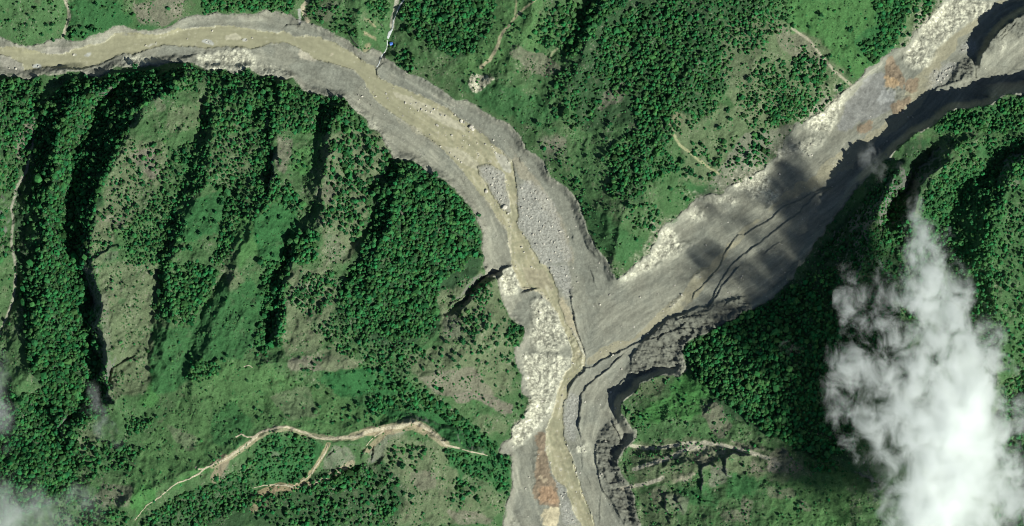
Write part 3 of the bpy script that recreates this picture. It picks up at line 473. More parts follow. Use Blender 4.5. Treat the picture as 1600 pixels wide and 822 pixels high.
cobc = np.clip(1 + .55 * fbm(U, V, 3.1, 2, 171) + .12 * n4, .45, 1.8)
vc = lerp(vc, COB[None, None] * .93 * cobc[..., None], cobm * .65)
pr = ridged(U, V, 12, 4, 71, .6)
crk = ridged((U * ca - V * sa_) * .7, (U * sa_ + V * ca) * 1.3, 6, 3, 88, .6); crk2 = ridged(U, V * .6, 15, 4, 89, .6)
prc = np.clip(.94 + .45 * n3 + .25 * pr + .12 * n4 - .45 * sstep(.35, .8, crk) - .38 * sstep(.4, .8, crk2), .3, 1.12)
pst = fbm((U * ca - V * sa_) * 0.35, (U * sa_ + V * ca) * 1.1, 13, 4, 261)
pbig = blur(palem, 5)
pbase = sstep(.12, .8, pbig + .25 * n2 + .12 * n3)
pp = sstep(-.22, .42, 1.1 * (pbig - .62) + .38 * n2 + .38 * n3 + .5 * pst * (.35 + .65 * sstep(940, 1000, U)) + .22 * pr) * pbase
OCH = [T(3,0,(740,460),(780,480),(830,530),(810,555),(740,530))]
RUS = [T(3,0,(740,340),(780,350),(800,400),(860,500),(840,560),(740,500),(735,450),(750,400)), T(3,0,(870,500),(950,480),(930,570),(870,580),(860,540)), T(3,0,(760,650),(880,590),(900,620),(850,680),(780,720)), T(2,3,(135,270),(190,225),(210,240),(210,350),(235,470),(270,560),(300,680),(290,720),(180,700),(130,600),(140,470),(165,400),(160,330)), T(2,2,(80,60),(110,80),(130,160),(110,160)), T(3,0,(560,800),(620,730),(660,760),(640,822),(560,840))]
vpatch(RUS, RUST * 1.1, .85, 3, .4); vpatch(OCH, OCHRE, .85, 3, .4)
vpatch([T(2,3,(160,560),(280,600),(290,690),(180,690))], np.array((.42,.28,.17)), .7); vpatch([T(2,3,(150,520),(200,510),(240,540),(200,560))], np.array((.5,.42,.28)), .7); vpatch([T(2,3,(185,720),(300,705),(290,822),(180,822))], CREAM, .95, 2)
vpatch([T(3,0,(700,560),(800,560),(790,620),(700,660))], np.array((.36,.37,.34)), .7)
vpatch([T(0,0,(1250,250),(1340,255),(1330,270),(1270,270)), T(0,0,(1150,235),(1180,237),(1165,245)), T(0,0,(190,400),(260,405),(240,425),(200,420)), T(0,0,(445,340),(475,330),(475,345)), T(0,0,(530,345),(560,322),(565,330),(545,350)), T(0,0,(900,280),(980,258),(970,270),(910,285))], COB, .9, 1)
vc = lerp(vc, np.broadcast_to(np.array((.43, .43, .335)), U.shape + (3,)) * np.clip(1 + .3 * n3 + .2 * pst, .5, 1.5)[..., None], pbase * .8)
vc = lerp(vc, np.broadcast_to(np.array((.78, .77, .585)), U.shape + (3,)) * prc[..., None], pp * .80)
# specks of stone on the mud
spk = sstep(.62, .8, fbm(U, V, 2.6, 2, 181) + .45 * n2 + .1 * sstep(880, 800, U) - .1)
vc = lerp(vc, np.broadcast_to(np.array((.5, .5, .4)), U.shape + (3,)), spk * .5)
vc = vc * (1 + .05 * n4)[..., None]
flow = fbm(U * 1.0, V * 1.0, 12, 4, 191)
wc = WATER[None, None] * (1 + .13 * flow + .08 * n3)[..., None]
braid = sstep(560, 760, U) * sstep(-.25, .35, n2 + .7 * n3)
wc = lerp(wc, np.broadcast_to(np.array((.47, .43, .27)), U.shape + (3,)), braid * .55)
wc = lerp(wc, np.broadcast_to(np.array((.56, .54, .42)), U.shape + (3,)), sstep(.35, .55, n3 + .35 * n2) * (.25 + .4 * sstep(600, 800, U)))
for poly, c in ((T(0,0,(-20,345),(60,358),(128,398),(140,440),(60,455),(-20,440)), (.30,.30,.24)), (T(0,0,(1245,248),(1300,245),(1345,262),(1320,275),(1265,270)), (.46,.47,.42)), (T(0,0,(1148,236),(1165,233),(1183,238),(1165,247)), (.55,.55,.47)), (T(0,0,(190,398),(262,404),(245,428),(200,422)), (.45,.47,.44)), (T(0,0,(442,342),(470,328),(482,334),(465,350)), (.5,.51,.46)), (T(0,0,(508,342),(555,320),(568,330),(545,350)), (.45,.46,.41)),
                (T(0,0,(890,285),(975,256),(985,264),(915,290)), (.47,.46,.38)), (T(0,0,(1390,225),(1460,205),(1510,230),(1470,250),(1400,240)), (.47,.45,.32)), (T(1,0,(450,330),(480,330),(470,355)), (.55,.5,.36)), (T(0,0,(740,208),(850,208),(840,218),(745,218)), (.24,.24,.2)), (T(0,0,(1500,240),(1545,240),(1540,254),(1505,252)), (.5,.5,.44)),
                (T(1,0,(840,560),(1100,660),(1300,790),(1330,822),(1200,790),(1000,680),(900,620)), (.44,.42,.30)), (T(1,1,(1140,80),(1300,120),(1400,200),(1380,240),(1250,180)), (.42,.40,.28)), (T(1,1,(1480,110),(1580,160),(1596,260),(1540,240)), (.46,.45,.36)), (T(1,1,(1590,560),(1596,822),(1570,700)), (.5,.47,.33)), (T(2,2,(60,20),(200,40),(260,160),(180,160),(90,110)), (.36,.33,.22))):
    m = sstep(.3, .65, mask_at(poly, 2, U + 3 * n2, V + 3 * np.roll(n2, 50, 0)) + .3 * n3 * (mask_at(poly, 3, U, V) > .03)) * .9
    wc = lerp(wc, np.broadcast_to(np.array(c), U.shape + (3,)) * np.clip(1 + .4 * n3, .6, 1.5)[..., None], m)
edge = sstep(.5, .62, riv) * (1 - sstep(.66, .9, riv)) * sstep(-.1, .5, n2 + .6 * n3)
wc = lerp(wc, np.broadcast_to(np.array((.52, .50, .38)), U.shape + (3,)), edge * .7)
swirl = fbm(U + 9 * n2, V * 1.5 + 9 * n1, 11, 4, 195, .6)
wc = wc * (.97 + (.08 + .18 * sstep(620, 800, U))[..., None] * swirl[..., None] + ((.22 + .2 * sstep(560, 680, U)) * flowst)[..., None])
wc = lerp(wc, np.broadcast_to(np.array((.52, .50, .37)), U.shape + (3,)), sstep(.22, .5, flowst + .3 * n2) * .5 * sstep(560, 700, U))
bedge = (1 - sstep(.02, .3, riv)) * 0 + sstep(.03, .3, riv) * (1 - sstep(.35, .5, riv))
vc = lerp(vc, np.broadcast_to(np.array((.50, .49, .37)), U.shape + (3,)), bedge * sstep(-.2, .5, n2 + .7 * n3) * .7)
col = lerp(col, vc, 1 - hill)
col = np.where(river[..., None], wc, col)
# pale scree and rock outside the valley outline
HP = sstep(.4, .75, .6 * pbig + .5 * palem + .35 * n3 + .25 * n2) * hill
col = lerp(col, np.broadcast_to(np.array((.66, .63, .47)), U.shape + (3,)) * prc[..., None], HP * .85)
p14 = blur(palem, 16); HP2 = sstep(.10, .42, p14 * 1.1 + .26 * n3 + .26 * n2 + .1 * pst) * hill * sstep(.01, .06, p14) * sstep(960, 1020, U) * sstep(480, 440, V)
col = lerp(col, np.broadcast_to(np.array((.44, .43, .32)), U.shape + (3,)) * prc[..., None], HP2 * .7)
# gravel bed of the stream in the far-left gully, the little stream gullies at the top
def line_paint(line, wdt, c, st):
    global col
    p = np.array(line); x0, y0 = p.min(0) - 8; x1, y1 = p.max(0) + 8
    s = (U > x0) & (U < x1) & (V > y0) & (V < y1)
    d, _, arc, tot = seg_dist(line, U[s] + 2 * n2[s], V[s] + 2 * np.roll(n2, 30, 0)[s])
    m = (1 - sstep(wdt * .5, wdt * .5 + 1.6, d + 1.0 * n3[s])) * st
    col[s] = col[s] + (np.array(c) - col[s]) * m[:, None]
line_paint(T(0,0,(215,690),(225,822))+T(0,1,(200,100),(165,250),(110,350),(80,480),(90,560),(75,680),(105,822))+T(0,2,(105,100),(90,220),(50,330),(10,440)), 2.4, (.36,.34,.27), .7)
line_paint(T(0,0,(405,-10),(425,60),(428,110),(410,170),(390,230)), 3.2, (.5,.46,.34), .85)
line_paint(T(1,0,(320,0),(290,40),(300,90),(320,130)), 4.5, (.5,.44,.31), .85); line_paint(T(1,0,(270,60),(270,140)), 2.4, (.42,.42,.38), .7)
line_paint(T(1,0,(880,0),(870,60),(850,120),(845,170)), 5, (.42,.40,.32), .8)
line_paint(T(1,0,(1580,160),(1530,210),(1500,300),(1460,370),(1400,420)), 3.5, (.42,.36,.24), .7)
line_paint(T(2,0,(150,0),(80,50),(0,140)), 1.8, (.4,.36,.22), .8); line_paint(T(2,0,(30,0),(20,100)), 1.4, (.36,.33,.2), .6); line_paint(T(2,0,(330,270),(250,330),(230,400)), 1.6, (.33,.33,.2), .6)
line_paint(T(3,0,(150,180),(250,250),(330,340),(400,430),(470,490),(520,530)), 2.2, (.40,.37,.27), .8)
line_paint(T(2,1,(1000,0),(1040,80),(1130,150),(1200,200),(1290,260)), 2.4, (.36,.36,.2), .8)
for ln in (T(2,3,(740,320),(860,340),(960,330),(1140,300)), T(2,3,(760,470),(900,420),(1010,385),(1060,350),(1200,330)), T(2,3,(690,590),(800,570),(880,545),(940,520)), T(2,3,(1100,330),(1200,300),(1330,320),(1450,350),(1596,400))): line_paint(ln, 4.5, (.46,.43,.33), .8)
for ln, w_, c, st in ((T(1,3,(600,262),(700,228),(830,208),(975,172),(1060,215),(1180,310)), 11, (.33,.29,.19), .75), (T(1,3,(700,235),(830,225),(900,215),(980,195),(1050,230)), 10, (.34,.28,.18), .6), (T(1,3,(600,430),(540,465),(430,530),(330,560)), 8, (.34,.30,.20), .8), (T(1,3,(455,310),(380,440),(320,520),(230,580)), 5, (.40,.33,.2), .7),
                      (T(1,3,(0,640),(60,600),(150,570),(240,580),(350,560)), 10, (.36,.28,.17), .7), (T(1,3,(-10,720),(20,680),(80,620),(130,580)), 9, (.34,.27,.17), .6), (T(0,3,(1410,400),(1380,450),(1350,520)), 14, (.25,.21,.14), .7), (T(0,3,(1610,260),(1530,330),(1440,385),(1330,440)), 7, (.36,.31,.2), .7), (T(1,3,(830,215),(800,250),(740,300),(700,350)), 7, (.30,.25,.16), .7), (T(1,3,(0,275),(90,225),(200,208),(330,250),(500,275),(630,265)), 6.5, (.33,.30,.19), .6)): line_paint(ln, w_, c, st)
col = np.clip(col, .008, .9)
print('colours', round(time.time() - T0, 1))
# ------------------------------------------------------------------ materials
def new_mat(name):
    m = bpy.data.materials.new(name); m.use_nodes = True
    nt = m.node_tree; return m, nt, nt.nodes['Principled BSDF']
def terrain_mat(name, rough, scale, amt, bump, spec=0.2):
    m, nt, b = new_mat(name); n, l = nt.nodes, nt.links
    a = n.new('ShaderNodeAttribute'); a.attribute_name = 'cover'
    tc = n.new('ShaderNodeTexCoord'); no = n.new('ShaderNodeTexNoise'); no.inputs['Scale'].default_value = scale; no.inputs['Detail'].default_value = 4; no.inputs['Roughness'].default_value = .7
    l.new(tc.outputs['Object'], no.inputs['Vector'])
    mr = n.new('ShaderNodeMapRange'); mr.inputs['From Min'].default_value = .3; mr.inputs['From Max'].default_value = .7; mr.inputs['To Min'].default_value = 1 - amt; mr.inputs['To Max'].default_value = 1 + amt
    l.new(no.outputs[0], mr.inputs[0])
    vmn = n.new('ShaderNodeVectorMath'); vmn.operation = 'SCALE'; l.new(a.outputs['Color'], vmn.inputs[0]); l.new(mr.outputs[0], vmn.inputs['Scale'])
    l.new(vmn.outputs[0], b.inputs['Base Color']); b.inputs['Roughness'].default_value = rough; b.inputs['Specular IOR Level'].default_value = spec
    bp = n.new('ShaderNodeBump'); bp.inputs['Strength'].default_value = bump; bp.inputs['Distance'].default_value = .8; l.new(no.outputs[0], bp.inputs['Height']); l.new(bp.outputs[0], b.inputs['Normal'])
    return m
M_HILL = terrain_mat('hillside turf and scrub', .95, .55, .35, .7, .1)
M_BED = terrain_mat('silt and gravel', .9, .5, .14, .5, .15)
M_WATER = terrain_mat('silty river water', .42, .25, .06, .25, .3)
def simple_mat(name, c, rough=.9, scale=1.0, amt=.3, rnd=0, spec=.1):
    m, nt, b = new_mat(name); n, l = nt.nodes, nt.links
    tc = n.new('ShaderNodeTexCoord'); no = n.new('ShaderNodeTexNoise'); no.inputs['Scale'].default_value = scale; no.inputs['Detail'].default_value = 3; l.new(tc.outputs['Object'], no.inputs['Vector'])
    mr = n.new('ShaderNodeMapRange'); mr.inputs['From Min'].default_value = .3; mr.inputs['From Max'].default_value = .7; mr.inputs['To Min'].default_value = 1 - amt; mr.inputs['To Max'].default_value = 1 + amt; l.new(no.outputs[0], mr.inputs[0])
    src = mr.outputs[0]
    if rnd:
        oi = n.new('ShaderNodeObjectInfo'); m2 = n.new('ShaderNodeMapRange'); m2.inputs['To Min'].default_value = 1 - rnd; m2.inputs['To Max'].default_value = 1 + rnd; l.new(oi.outputs['Random'], m2.inputs[0])
        mm = n.new('ShaderNodeMath'); mm.operation = 'MULTIPLY'; l.new(src, mm.inputs[0]); l.new(m2.outputs[0], mm.inputs[1]); src = mm.outputs[0]
    vmn = n.new('ShaderNodeVectorMath'); vmn.operation = 'SCALE'; vmn.inputs[0].default_value = c; l.new(src, vmn.inputs['Scale']); l.new(vmn.outputs[0], b.inputs['Base Color'])
    b.inputs['Roughness'].default_value = rough; b.inputs['Specular IOR Level'].default_value = spec
    return m
# ------------------------------------------------------------------ mesh building
def np_mesh(name, verts, faces, mat, smooth=True, color=None, nper=4):
    me = bpy.data.meshes.new(name)
    me.vertices.add(len(verts)); me.vertices.foreach_set('co', np.ascontiguousarray(verts, f32).ravel())
    nf = len(faces); me.loops.add(nf * nper); me.loops.foreach_set('vertex_index', np.ascontiguousarray(faces, np.int32).ravel())
    me.polygons.add(nf); me.polygons.foreach_set('loop_start', np.arange(nf, dtype=np.int32) * nper)
    me.update(calc_edges=True)
    me.polygons.foreach_set('use_smooth', np.full(nf, smooth))
    if color is not None:
        at = me.attributes.new('cover', 'FLOAT_COLOR', 'POINT')
        at.data.foreach_set('color', np.column_stack([color, np.ones(len(color))]).astype(f32).ravel())
    me.materials.append(mat); me.update()
    return me
def link(name, me, parent=None):
    o = bpy.data.objects.new(name, me); C.collection.objects.link(o)
    if parent: o.parent = parent
    return o
def tag(o, label=None, cat=None, group=None, kind=None):
    if label: o['label'] = label
    if cat: o['category'] = cat
    if group: o['group'] = group
    if kind: o['kind'] = kind
    return o
P3 = np.stack([GX, GY, H], -1).reshape(-1, 3); CF = col.reshape(-1, 3)
idx = np.arange(nyv * nxv).reshape(nyv, nxv)
Q = np.stack([idx[:-1, :-1], idx[:-1, 1:], idx[1:, 1:], idx[1:, :-1]], -1).reshape(-1, 4)
cu = (U[:-1, :-1] + U[1:, 1:]).ravel() / 2; cv = (V[:-1, :-1] + V[1:, 1:]).ravel() / 2
vq = (vm[:-1, :-1] + vm[1:, 1:]).ravel() / 2 > .5; rq = river[:-1, :-1].ravel() & river[1:, 1:].ravel()
xw = 790 + 0 * cv
west = (~vq) & ((cv > np.interp(cu, [-500, 0, 300, 560, 700, 800], [60, 95, 80, 110, 240, 420])) & (cu < 870))
east = (~vq) & (~west) & (((cu > 962) & (cv > np.interp(cu, [950, 1000, 1200, 1400, 1600, 2300], [500, 480, 400, 170, 70, -250]))) | (cv > 500))
north = (~vq) & (~west) & (~east)
def piece(name, sel, mat, kind, label, cat):
    F = Q[sel]; used = np.zeros(len(P3), bool); used[F.ravel()] = True
    remap = np.cumsum(used) - 1
    o = link(name, np_mesh(name, P3[used], remap[F], mat, True, CF[used])); tag(o, label, cat, None, kind); return o
piece('hill', west, M_HILL, 'structure', 'green ridged mountainside filling the left of the picture below the river', 'hill')
piece('hill', north, M_HILL, 'structure', 'green wooded mountainside above the river and between the two valleys', 'hill')
piece('hill', east, M_HILL, 'structure', 'green mountainside on the right, partly under the big cloud', 'hill')
piece('riverbed', vq & ~rq, M_BED, 'structure', 'grey silt, gravel and pale broken rock covering the valley floors', 'riverbed')
piece('river', rq, M_WATER, 'structure', 'silty tan river bending down from the left and out at the bottom', 'river')
print('terrain', round(time.time() - T0, 1))
def hz(u, v):
    x = np.asarray(u, float) - 800.0; y = 411.0 - np.asarray(v, float)
    fx = np.interp(x, ax, np.arange(nxv)); fy = np.interp(y, ay, np.arange(nyv))
    i = np.minimum(fx.astype(int), nxv - 2); j = np.minimum(fy.astype(int), nyv - 2); a = fx - i; b = fy - j
    return (H[j, i] * (1 - a) + H[j, i + 1] * a) * (1 - b) + (H[j + 1, i] * (1 - a) + H[j + 1, i + 1] * a) * b
def gi(A, u, v):
    i = np.interp(np.asarray(u) - 800.0, ax, np.arange(nxv)).round().astype(int); j = np.interp(411.0 - np.asarray(v), ay, np.arange(nyv)).round().astype(int)
    return A[j, i]
# ------------------------------------------------------------------ footpaths (ragged ribbons of bare earth lying on the turf)
M_PATH = simple_mat('bare pale earth', (.42, .38, .265), .95, .9, .5); M_FOAM = simple_mat('white water', (.52, .55, .52), .4, .9, .25)
def ribbon(name, line, w0, mat, lift, label, cat, wn=.35, seed=1):
    q = resample(line, 1.2); k = np.arange(len(q)) * 1.2
    q = q + np.stack([1.0 * fbm(k, 0 * k, 9, 3, seed), 1.0 * fbm(k, 0 * k, 9, 3, seed + 5)], -1)
    t = np.gradient(q, axis=0); t /= np.linalg.norm(t, axis=1)[:, None] + 1e-9; nrm = np.stack([-t[:, 1], t[:, 0]], -1)
    if np.isscalar(w0): w0 = [w0, w0]
    wd = np.interp(np.linspace(0, 1, len(q)), np.linspace(0, 1, len(w0)), w0) * (1 + wn * 1.6 * fbm(k, 0 * k + 3, 7, 3, seed + 9))
    wd = np.maximum(wd, .5)
    cols = []
    for f in (-.5, -.25, 0, .25, .5):
        j = 0.5 * fbm(k, 0 * k + f * 10, 3, 2, seed + 13)
        p = q + nrm * (f * wd + (j if abs(f) == .5 else 0))[:, None]
        cols.append(np.column_stack([p[:, 0] - 800, 411 - p[:, 1], hz(p[:, 0], p[:, 1]) + lift * (1 - 0.6 * (abs(f) == .5))]))
    Vv = np.stack(cols, 1); n = len(q); vi = np.arange(n * 5).reshape(n, 5)
    F = np.stack([vi[:-1, :-1], vi[:-1, 1:], vi[1:, 1:], vi[1:, :-1]], -1).reshape(-1, 4)
    o = link(name, np_mesh(name, Vv.reshape(-1, 3), F[:, ::-1], mat)); tag(o, label, cat, None, 'structure'); return o
ribbon('footpath', T(1,3,(-20,270),(40,230),(90,215),(160,200),(200,200),(260,220),(330,245),(390,270),(500,272),(630,262),(700,230),(760,215),(830,205),(900,200),(950,180),(975,165),(1030,190),(1090,230),(1140,270),(1180,315),(1230,328),(1275,338)), [3.2,4,3.6,4.2,5.5,6,4.2,2.8], M_PATH, .6, 'broad pale earth footpath along the grassy crest at the bottom left', 'footpath', seed=3)
ribbon('footpath', T(1,3,(1285,345),(1360,362),(1445,382)), [1.8,2.2,1.2], M_PATH, .6, 'short thin end of the pale footpath near the grey valley', 'footpath', seed=23)
ribbon('footpath', T(0,3,(1610,255),(1570,290),(1530,325),(1470,360),(1440,385),(1390,410),(1330,435),(1280,460),(1250,490),(1180,525),(1120,545),(1060,585),(1020,625),(960,665),(920,690),(890,730),(850,780)), [3.2,3.4,2.6,2,1.6,1.2], M_PATH, .6, 'thinning pale footpath running down the meadow to the bottom left', 'footpath', seed=33)
ribbon('footpath', T(0,3,(1600,262),(1550,262),(1510,245),(1475,262)), [2.5,2,3], M_PATH, .6, 'short pale side path forking left at the meadow', 'footpath', seed=43)
ribbon('footpath', T(0,3,(1280,460),(1240,462),(1228,445)), [1.6,3], M_PATH, .6, 'pinkish bare earth stub beside the thinning footpath', 'footpath', seed=44)
ribbon('footpath', T(1,3,(800,222),(760,250),(720,280),(690,320)), [2.4,1.2], M_PATH, .6, 'thin brown path dropping from the middle of the crest', 'footpath', seed=53)
ribbon('footpath', T(1,3,(455,310),(430,370),(380,440),(350,490),(320,520),(250,555),(230,575)), [1.6,2.4,2,1.6], M_PATH, .6, 'narrow orange path down the slope beside the grey rock', 'footpath', seed=63)
ribbon('footpath', T(1,3,(-10,580),(60,565),(130,562),(200,565),(240,578),(300,570),(350,555),(410,535),(480,500),(560,460),(600,430)), [1.2,2,3,2.2,2,2.4,1.2], M_PATH, .6, 'lower pale orange track curving below the grey rock slip', 'footpath', seed=73)
ribbon('footpath', T(1,2,(-70,640),(-40,630),(-15,645)), [1.6,1.2], M_PATH, .6, 'tiny pale earth scrape in the green slope', 'footpath', seed=83)
ribbon('stream', T(1,0,(925,-10),(900,30),(880,70),(855,130),(850,175)), [2.2,2.6,1.6,1.6], M_FOAM, .5, 'white mountain brook tumbling down the gully at the top', 'stream', seed=93)
ribbon('waterfall', T(1,0,(850,178),(832,205),(822,240)), [1.6,5,3], M_FOAM, .9, 'white waterfall in the gully above the blue-roofed hut', 'waterfall', seed=103)
ribbon('stream', T(1,0,(818,250),(815,300),(795,335),(780,350),(765,395),(750,415)), [1.2,1,2.2,1.6,1.8], M_FOAM, .5, 'thin white brook between the hut and the muddy river', 'stream', seed=113)
# ------------------------------------------------------------------ blue-roofed hut
hu, hv = 611.3, 68.0; hzv = float(hz(hu, hv))
hut = bpy.data.objects.new('hut', None); C.collection.objects.link(hut); hut.location = (hu - 800, 411 - hv, hzv - .4); hut.rotation_euler = (0, 0, .25); tag(hut, 'tiny hut with a bright blue roof beside the waterfall brook', 'hut')
def bm_obj(name, bm, mat, parent, smooth=False):
    me = bpy.data.meshes.new(name); bm.to_mesh(me); bm.free(); me.materials.append(mat)
    if smooth: me.polygons.foreach_set('use_smooth', [True] * len(me.polygons))
    return link(name, me, parent)
def bx(bm, x0, x1, y0, y1, z0, z1):
    vs = [bm.verts.new((x, y, z)) for z in (z0, z1) for x, y in ((x0, y0), (x1, y0), (x1, y1), (x0, y1))]
    for f in ((3,2,1,0),(4,5,6,7),(0,1,5,4),(1,2,6,5),(2,3,7,6),(3,0,4,7)): bm.faces.new([vs[i] for i in f])
bm = bmesh.new(); bx(bm, -1.8, 1.8, -1.6, 1.6, 0, 2.4); bm_obj('wall', bm, simple_mat('hut boards', (.3, .25, .18)), hut)
bm = bmesh.new(); rv = [bm.verts.new(c) for c in ((-2.4,-2.3,2.3),(2.4,-2.3,2.3),(2.4,0,3.5),(-2.4,0,3.5),(2.4,2.3,2.3),(-2.4,2.3,2.3),(-2.4,-2.3,2.2),(2.4,-2.3,2.2),(2.4,0,3.4),(-2.4,0,3.4),(2.4,2.3,2.2),(-2.4,2.3,2.2))]
for f in ((0,1,2,3),(3,2,4,5),(9,8,7,6),(11,10,8,9),(0,6,7,1),(5,4,10,11),(1,7,8,2),(2,8,10,4),(0,3,9,6),(3,5,11,9)): bm.faces.new([rv[i] for i in f])
bm_obj('roof', bm, simple_mat('blue sheet roof', (.10, .24, .75), .5, 2, .1, spec=.4), hut)
bm = bmesh.new(); bx(bm, -.45, .45, -1.66, -1.6, 0, 1.9); bm_obj('door', bm, simple_mat('hut door', (.16, .12, .08)), hut)
# ------------------------------------------------------------------ boulders
def rock_mesh(seed, sub=2):
    bm = bmesh.new(); bmesh.ops.create_icosphere(bm, subdivisions=sub, radius=1.0)
    r = np.random.default_rng(seed); ax_ = r.normal(size=(7, 3)); ax_ /= np.linalg.norm(ax_, axis=1)[:, None]; lim = r.uniform(.62, .9, 7)
    for v in bm.verts:
        c = np.array(v.co)
        for a, L in zip(ax_, lim):
            d = c @ a
            if d > L: c = c - a * (d - L)
        c = c * (1 + r.normal(0, .03)); c[2] *= .75; v.co = c
    me = bpy.data.meshes.new('boulder'); bm.to_mesh(me); bm.free(); return me
M_ROCK = simple_mat('pale boulder stone', (.56, .53, .44), .85, 1.5, .25, .2); M_DROCK = simple_mat('grey boulder stone', (.34, .33, .28), .85, 1.5, .25, .2)
rocks = [rock_mesh(s) for s in range(6)]
for k, m_ in enumerate(rocks): m_.materials.append(M_ROCK if k < 4 else M_DROCK)
BOULD = (T(1,0,(1130,780),(1340,790),(1280,755),(1350,805),(680,548),(635,590),(715,655),(800,710),(855,548),(1110,680),(1240,715),(1010,690),(1090,700),(930,640),(1150,715),(1180,720),(1060,660),(1060,690),(1030,680),(1380,800),(1000,640),(640,620),(660,600),(650,650),(745,600),(1296,762),(1330,820))
  + T(1,1,(1435,370),(1550,470),(1520,155),(1495,130),(1440,230),(1465,260),(1500,265),(1330,80),(1380,70),(1430,75),(1470,90),(1240,155),(1280,190),(1210,130),(1150,90),(1260,170),(1545,490),(1470,330),(1510,380),(1525,420),(1535,400),(1550,50),(1480,50),(1290,25),(1220,20),(1510,310),(1480,290),(1560,300),(1495,350),(1570,510))
  + T(2,1,(115,540),(175,620),(60,350),(75,420),(150,420),(90,520),(60,470),(55,560),(130,640),(200,700),(230,660),(270,750),(310,740),(265,690),(190,480),(170,560),(240,800),(75,750),(60,720),(300,620),(250,590),(150,700),(180,760),(350,655),(1210,705),(220,420),(120,380),(100,480),(195,590))
  + T(2,2,(990,270),(1010,255),(1030,240),(945,297),(1060,195),(380,622),(415,705),(850,437),(630,570),(620,580),(685,658),(405,85),(410,115),(635,190),(610,195),(550,255),(770,600),(800,210),(330,40),(310,20),(340,75),(375,215),(240,30),(290,60),(190,215),(590,540),(555,552))
  + T(3,0,(895,720),(905,730),(1090,460),(1070,480),(1110,440),(1130,430),(1100,490),(1060,500),(1080,510),(875,730),(1150,420),(1120,470),(1045,445))
  + T(3,1,(260,150),(275,145),(75,262),(530,180),(500,190),(250,140)) + T(0,0,(1165,240),(1285,255),(1300,262),(970,262),(905,282),(455,340),(1510,245),(1535,250),(1570,235),(235,412),(205,408),(95,428),(52,425),(1320,190))
  + T(2,3,(330,290),(345,320),(220,330),(240,430),(395,460),(400,490),(455,355),(85,590),(105,520),(100,765),(270,540),(300,690),(440,620),(330,620),(350,740),(380,790),(320,640),(560,500)))
BR = {27: 3.2, 0: 2.2, 1: 3.8, 2: 2.6, 3: 3.0, 28: 3.6}
LAND_R = [((790, 318), 'the gravel island in the river'), ((736, 202), 'the big pale boulders above the river bend'), ((572, 148), 'the left bank of the river bend'), ((830, 330), 'the cobble bank below the bend'), ((860, 395), 'the cobble bank where the river narrows'), ((1050, 475), 'the pale streak in the right valley'), ((905, 560), 'the meeting of the two streams'),
          ((1470, 115), 'the cobbles under the orange slip'), ((300, 65), 'the grey bars in the left river'), ((55, 100), 'the far left river bar'), ((880, 700), 'the rusty debris tongue'), ((1265, 245), 'the cloud shadow in the right valley'), ((880, 430), 'the cobble strip beside the pale rock'), ((690, 165), 'the muddy rapids'), ((730, 245), 'the braided shallows')]
def describe(pts, lands, noun, sizes, words_, shapes=None):
    import collections
    seen = collections.defaultdict(list); keys = []
    for k, (u, v) in enumerate(pts):
        d = [math.hypot(u - a[0][0], v - a[0][1]) for a in lands]; j = int(np.argmin(d)); (lx, ly), nm = lands[j]
        dx, dy = u - lx, v - ly; big = ''
        vert = 'above' if dy < 0 else 'below'; hor = 'left' if dx < 0 else 'right'
        if abs(dx) > 2 * abs(dy): pos = '%s of' % hor
        elif abs(dy) > 2 * abs(dx): pos = vert
        else: pos = '%s and %s of' % (vert, hor)
        key = (words_[k], pos, nm); seen[key].append((d[j], k)); keys.append(key)
    ordn = ['nearest', 'second nearest', 'third nearest', 'fourth nearest', 'fifth nearest', 'sixth nearest', 'seventh nearest', 'eighth nearest', 'ninth nearest', 'tenth nearest', 'eleventh nearest', 'twelfth nearest', 'thirteenth', 'fourteenth', 'fifteenth', 'sixteenth'] + ['farthest'] * 200
    out = [None] * len(pts)
    for key, L in seen.items():
        L.sort()
        for r_, (dd, k) in enumerate(L):
            w0 = key[0].replace(' round', '') if len(key[2].split()) + len(key[1].split()) + len(key[0].split()) > 12 else key[0]
            out[k] = '%s %s %s %s' % (w0, noun, key[1], key[2]) + ('' if len(L) == 1 else ', ' + ordn[r_])
    return out
rr = np.random.default_rng(5)
BOULD = BOULD[:300]
bs = [BR.get(k, float(rr.uniform(.9, 1.9))) for k in range(len(BOULD))]
bkind = [0 if s > 2 else int(rr.integers(0, 6)) for s in bs]
bw = [('big ' if s > 2 else 'small ' if s < 1.2 else '') + ('pale' if kk < 4 else 'grey') for s, kk in zip(bs, bkind)]
bl = describe(BOULD, LAND_R, 'boulder', bs, bw)
for (u, v), s, kk, lb in zip(BOULD, bs, bkind, bl):
    o = link('boulder', rocks[kk]); o.location = (u - 800, 411 - v, float(hz(u, v)) + s * .3); o.scale = (s * rr.uniform(.9, 1.3), s * rr.uniform(.8, 1.1), s); o.rotation_euler = (0, 0, rr.uniform(0, 6.28))
    tag(o, lb, 'boulder', 'boulders strewn over the valley floors')
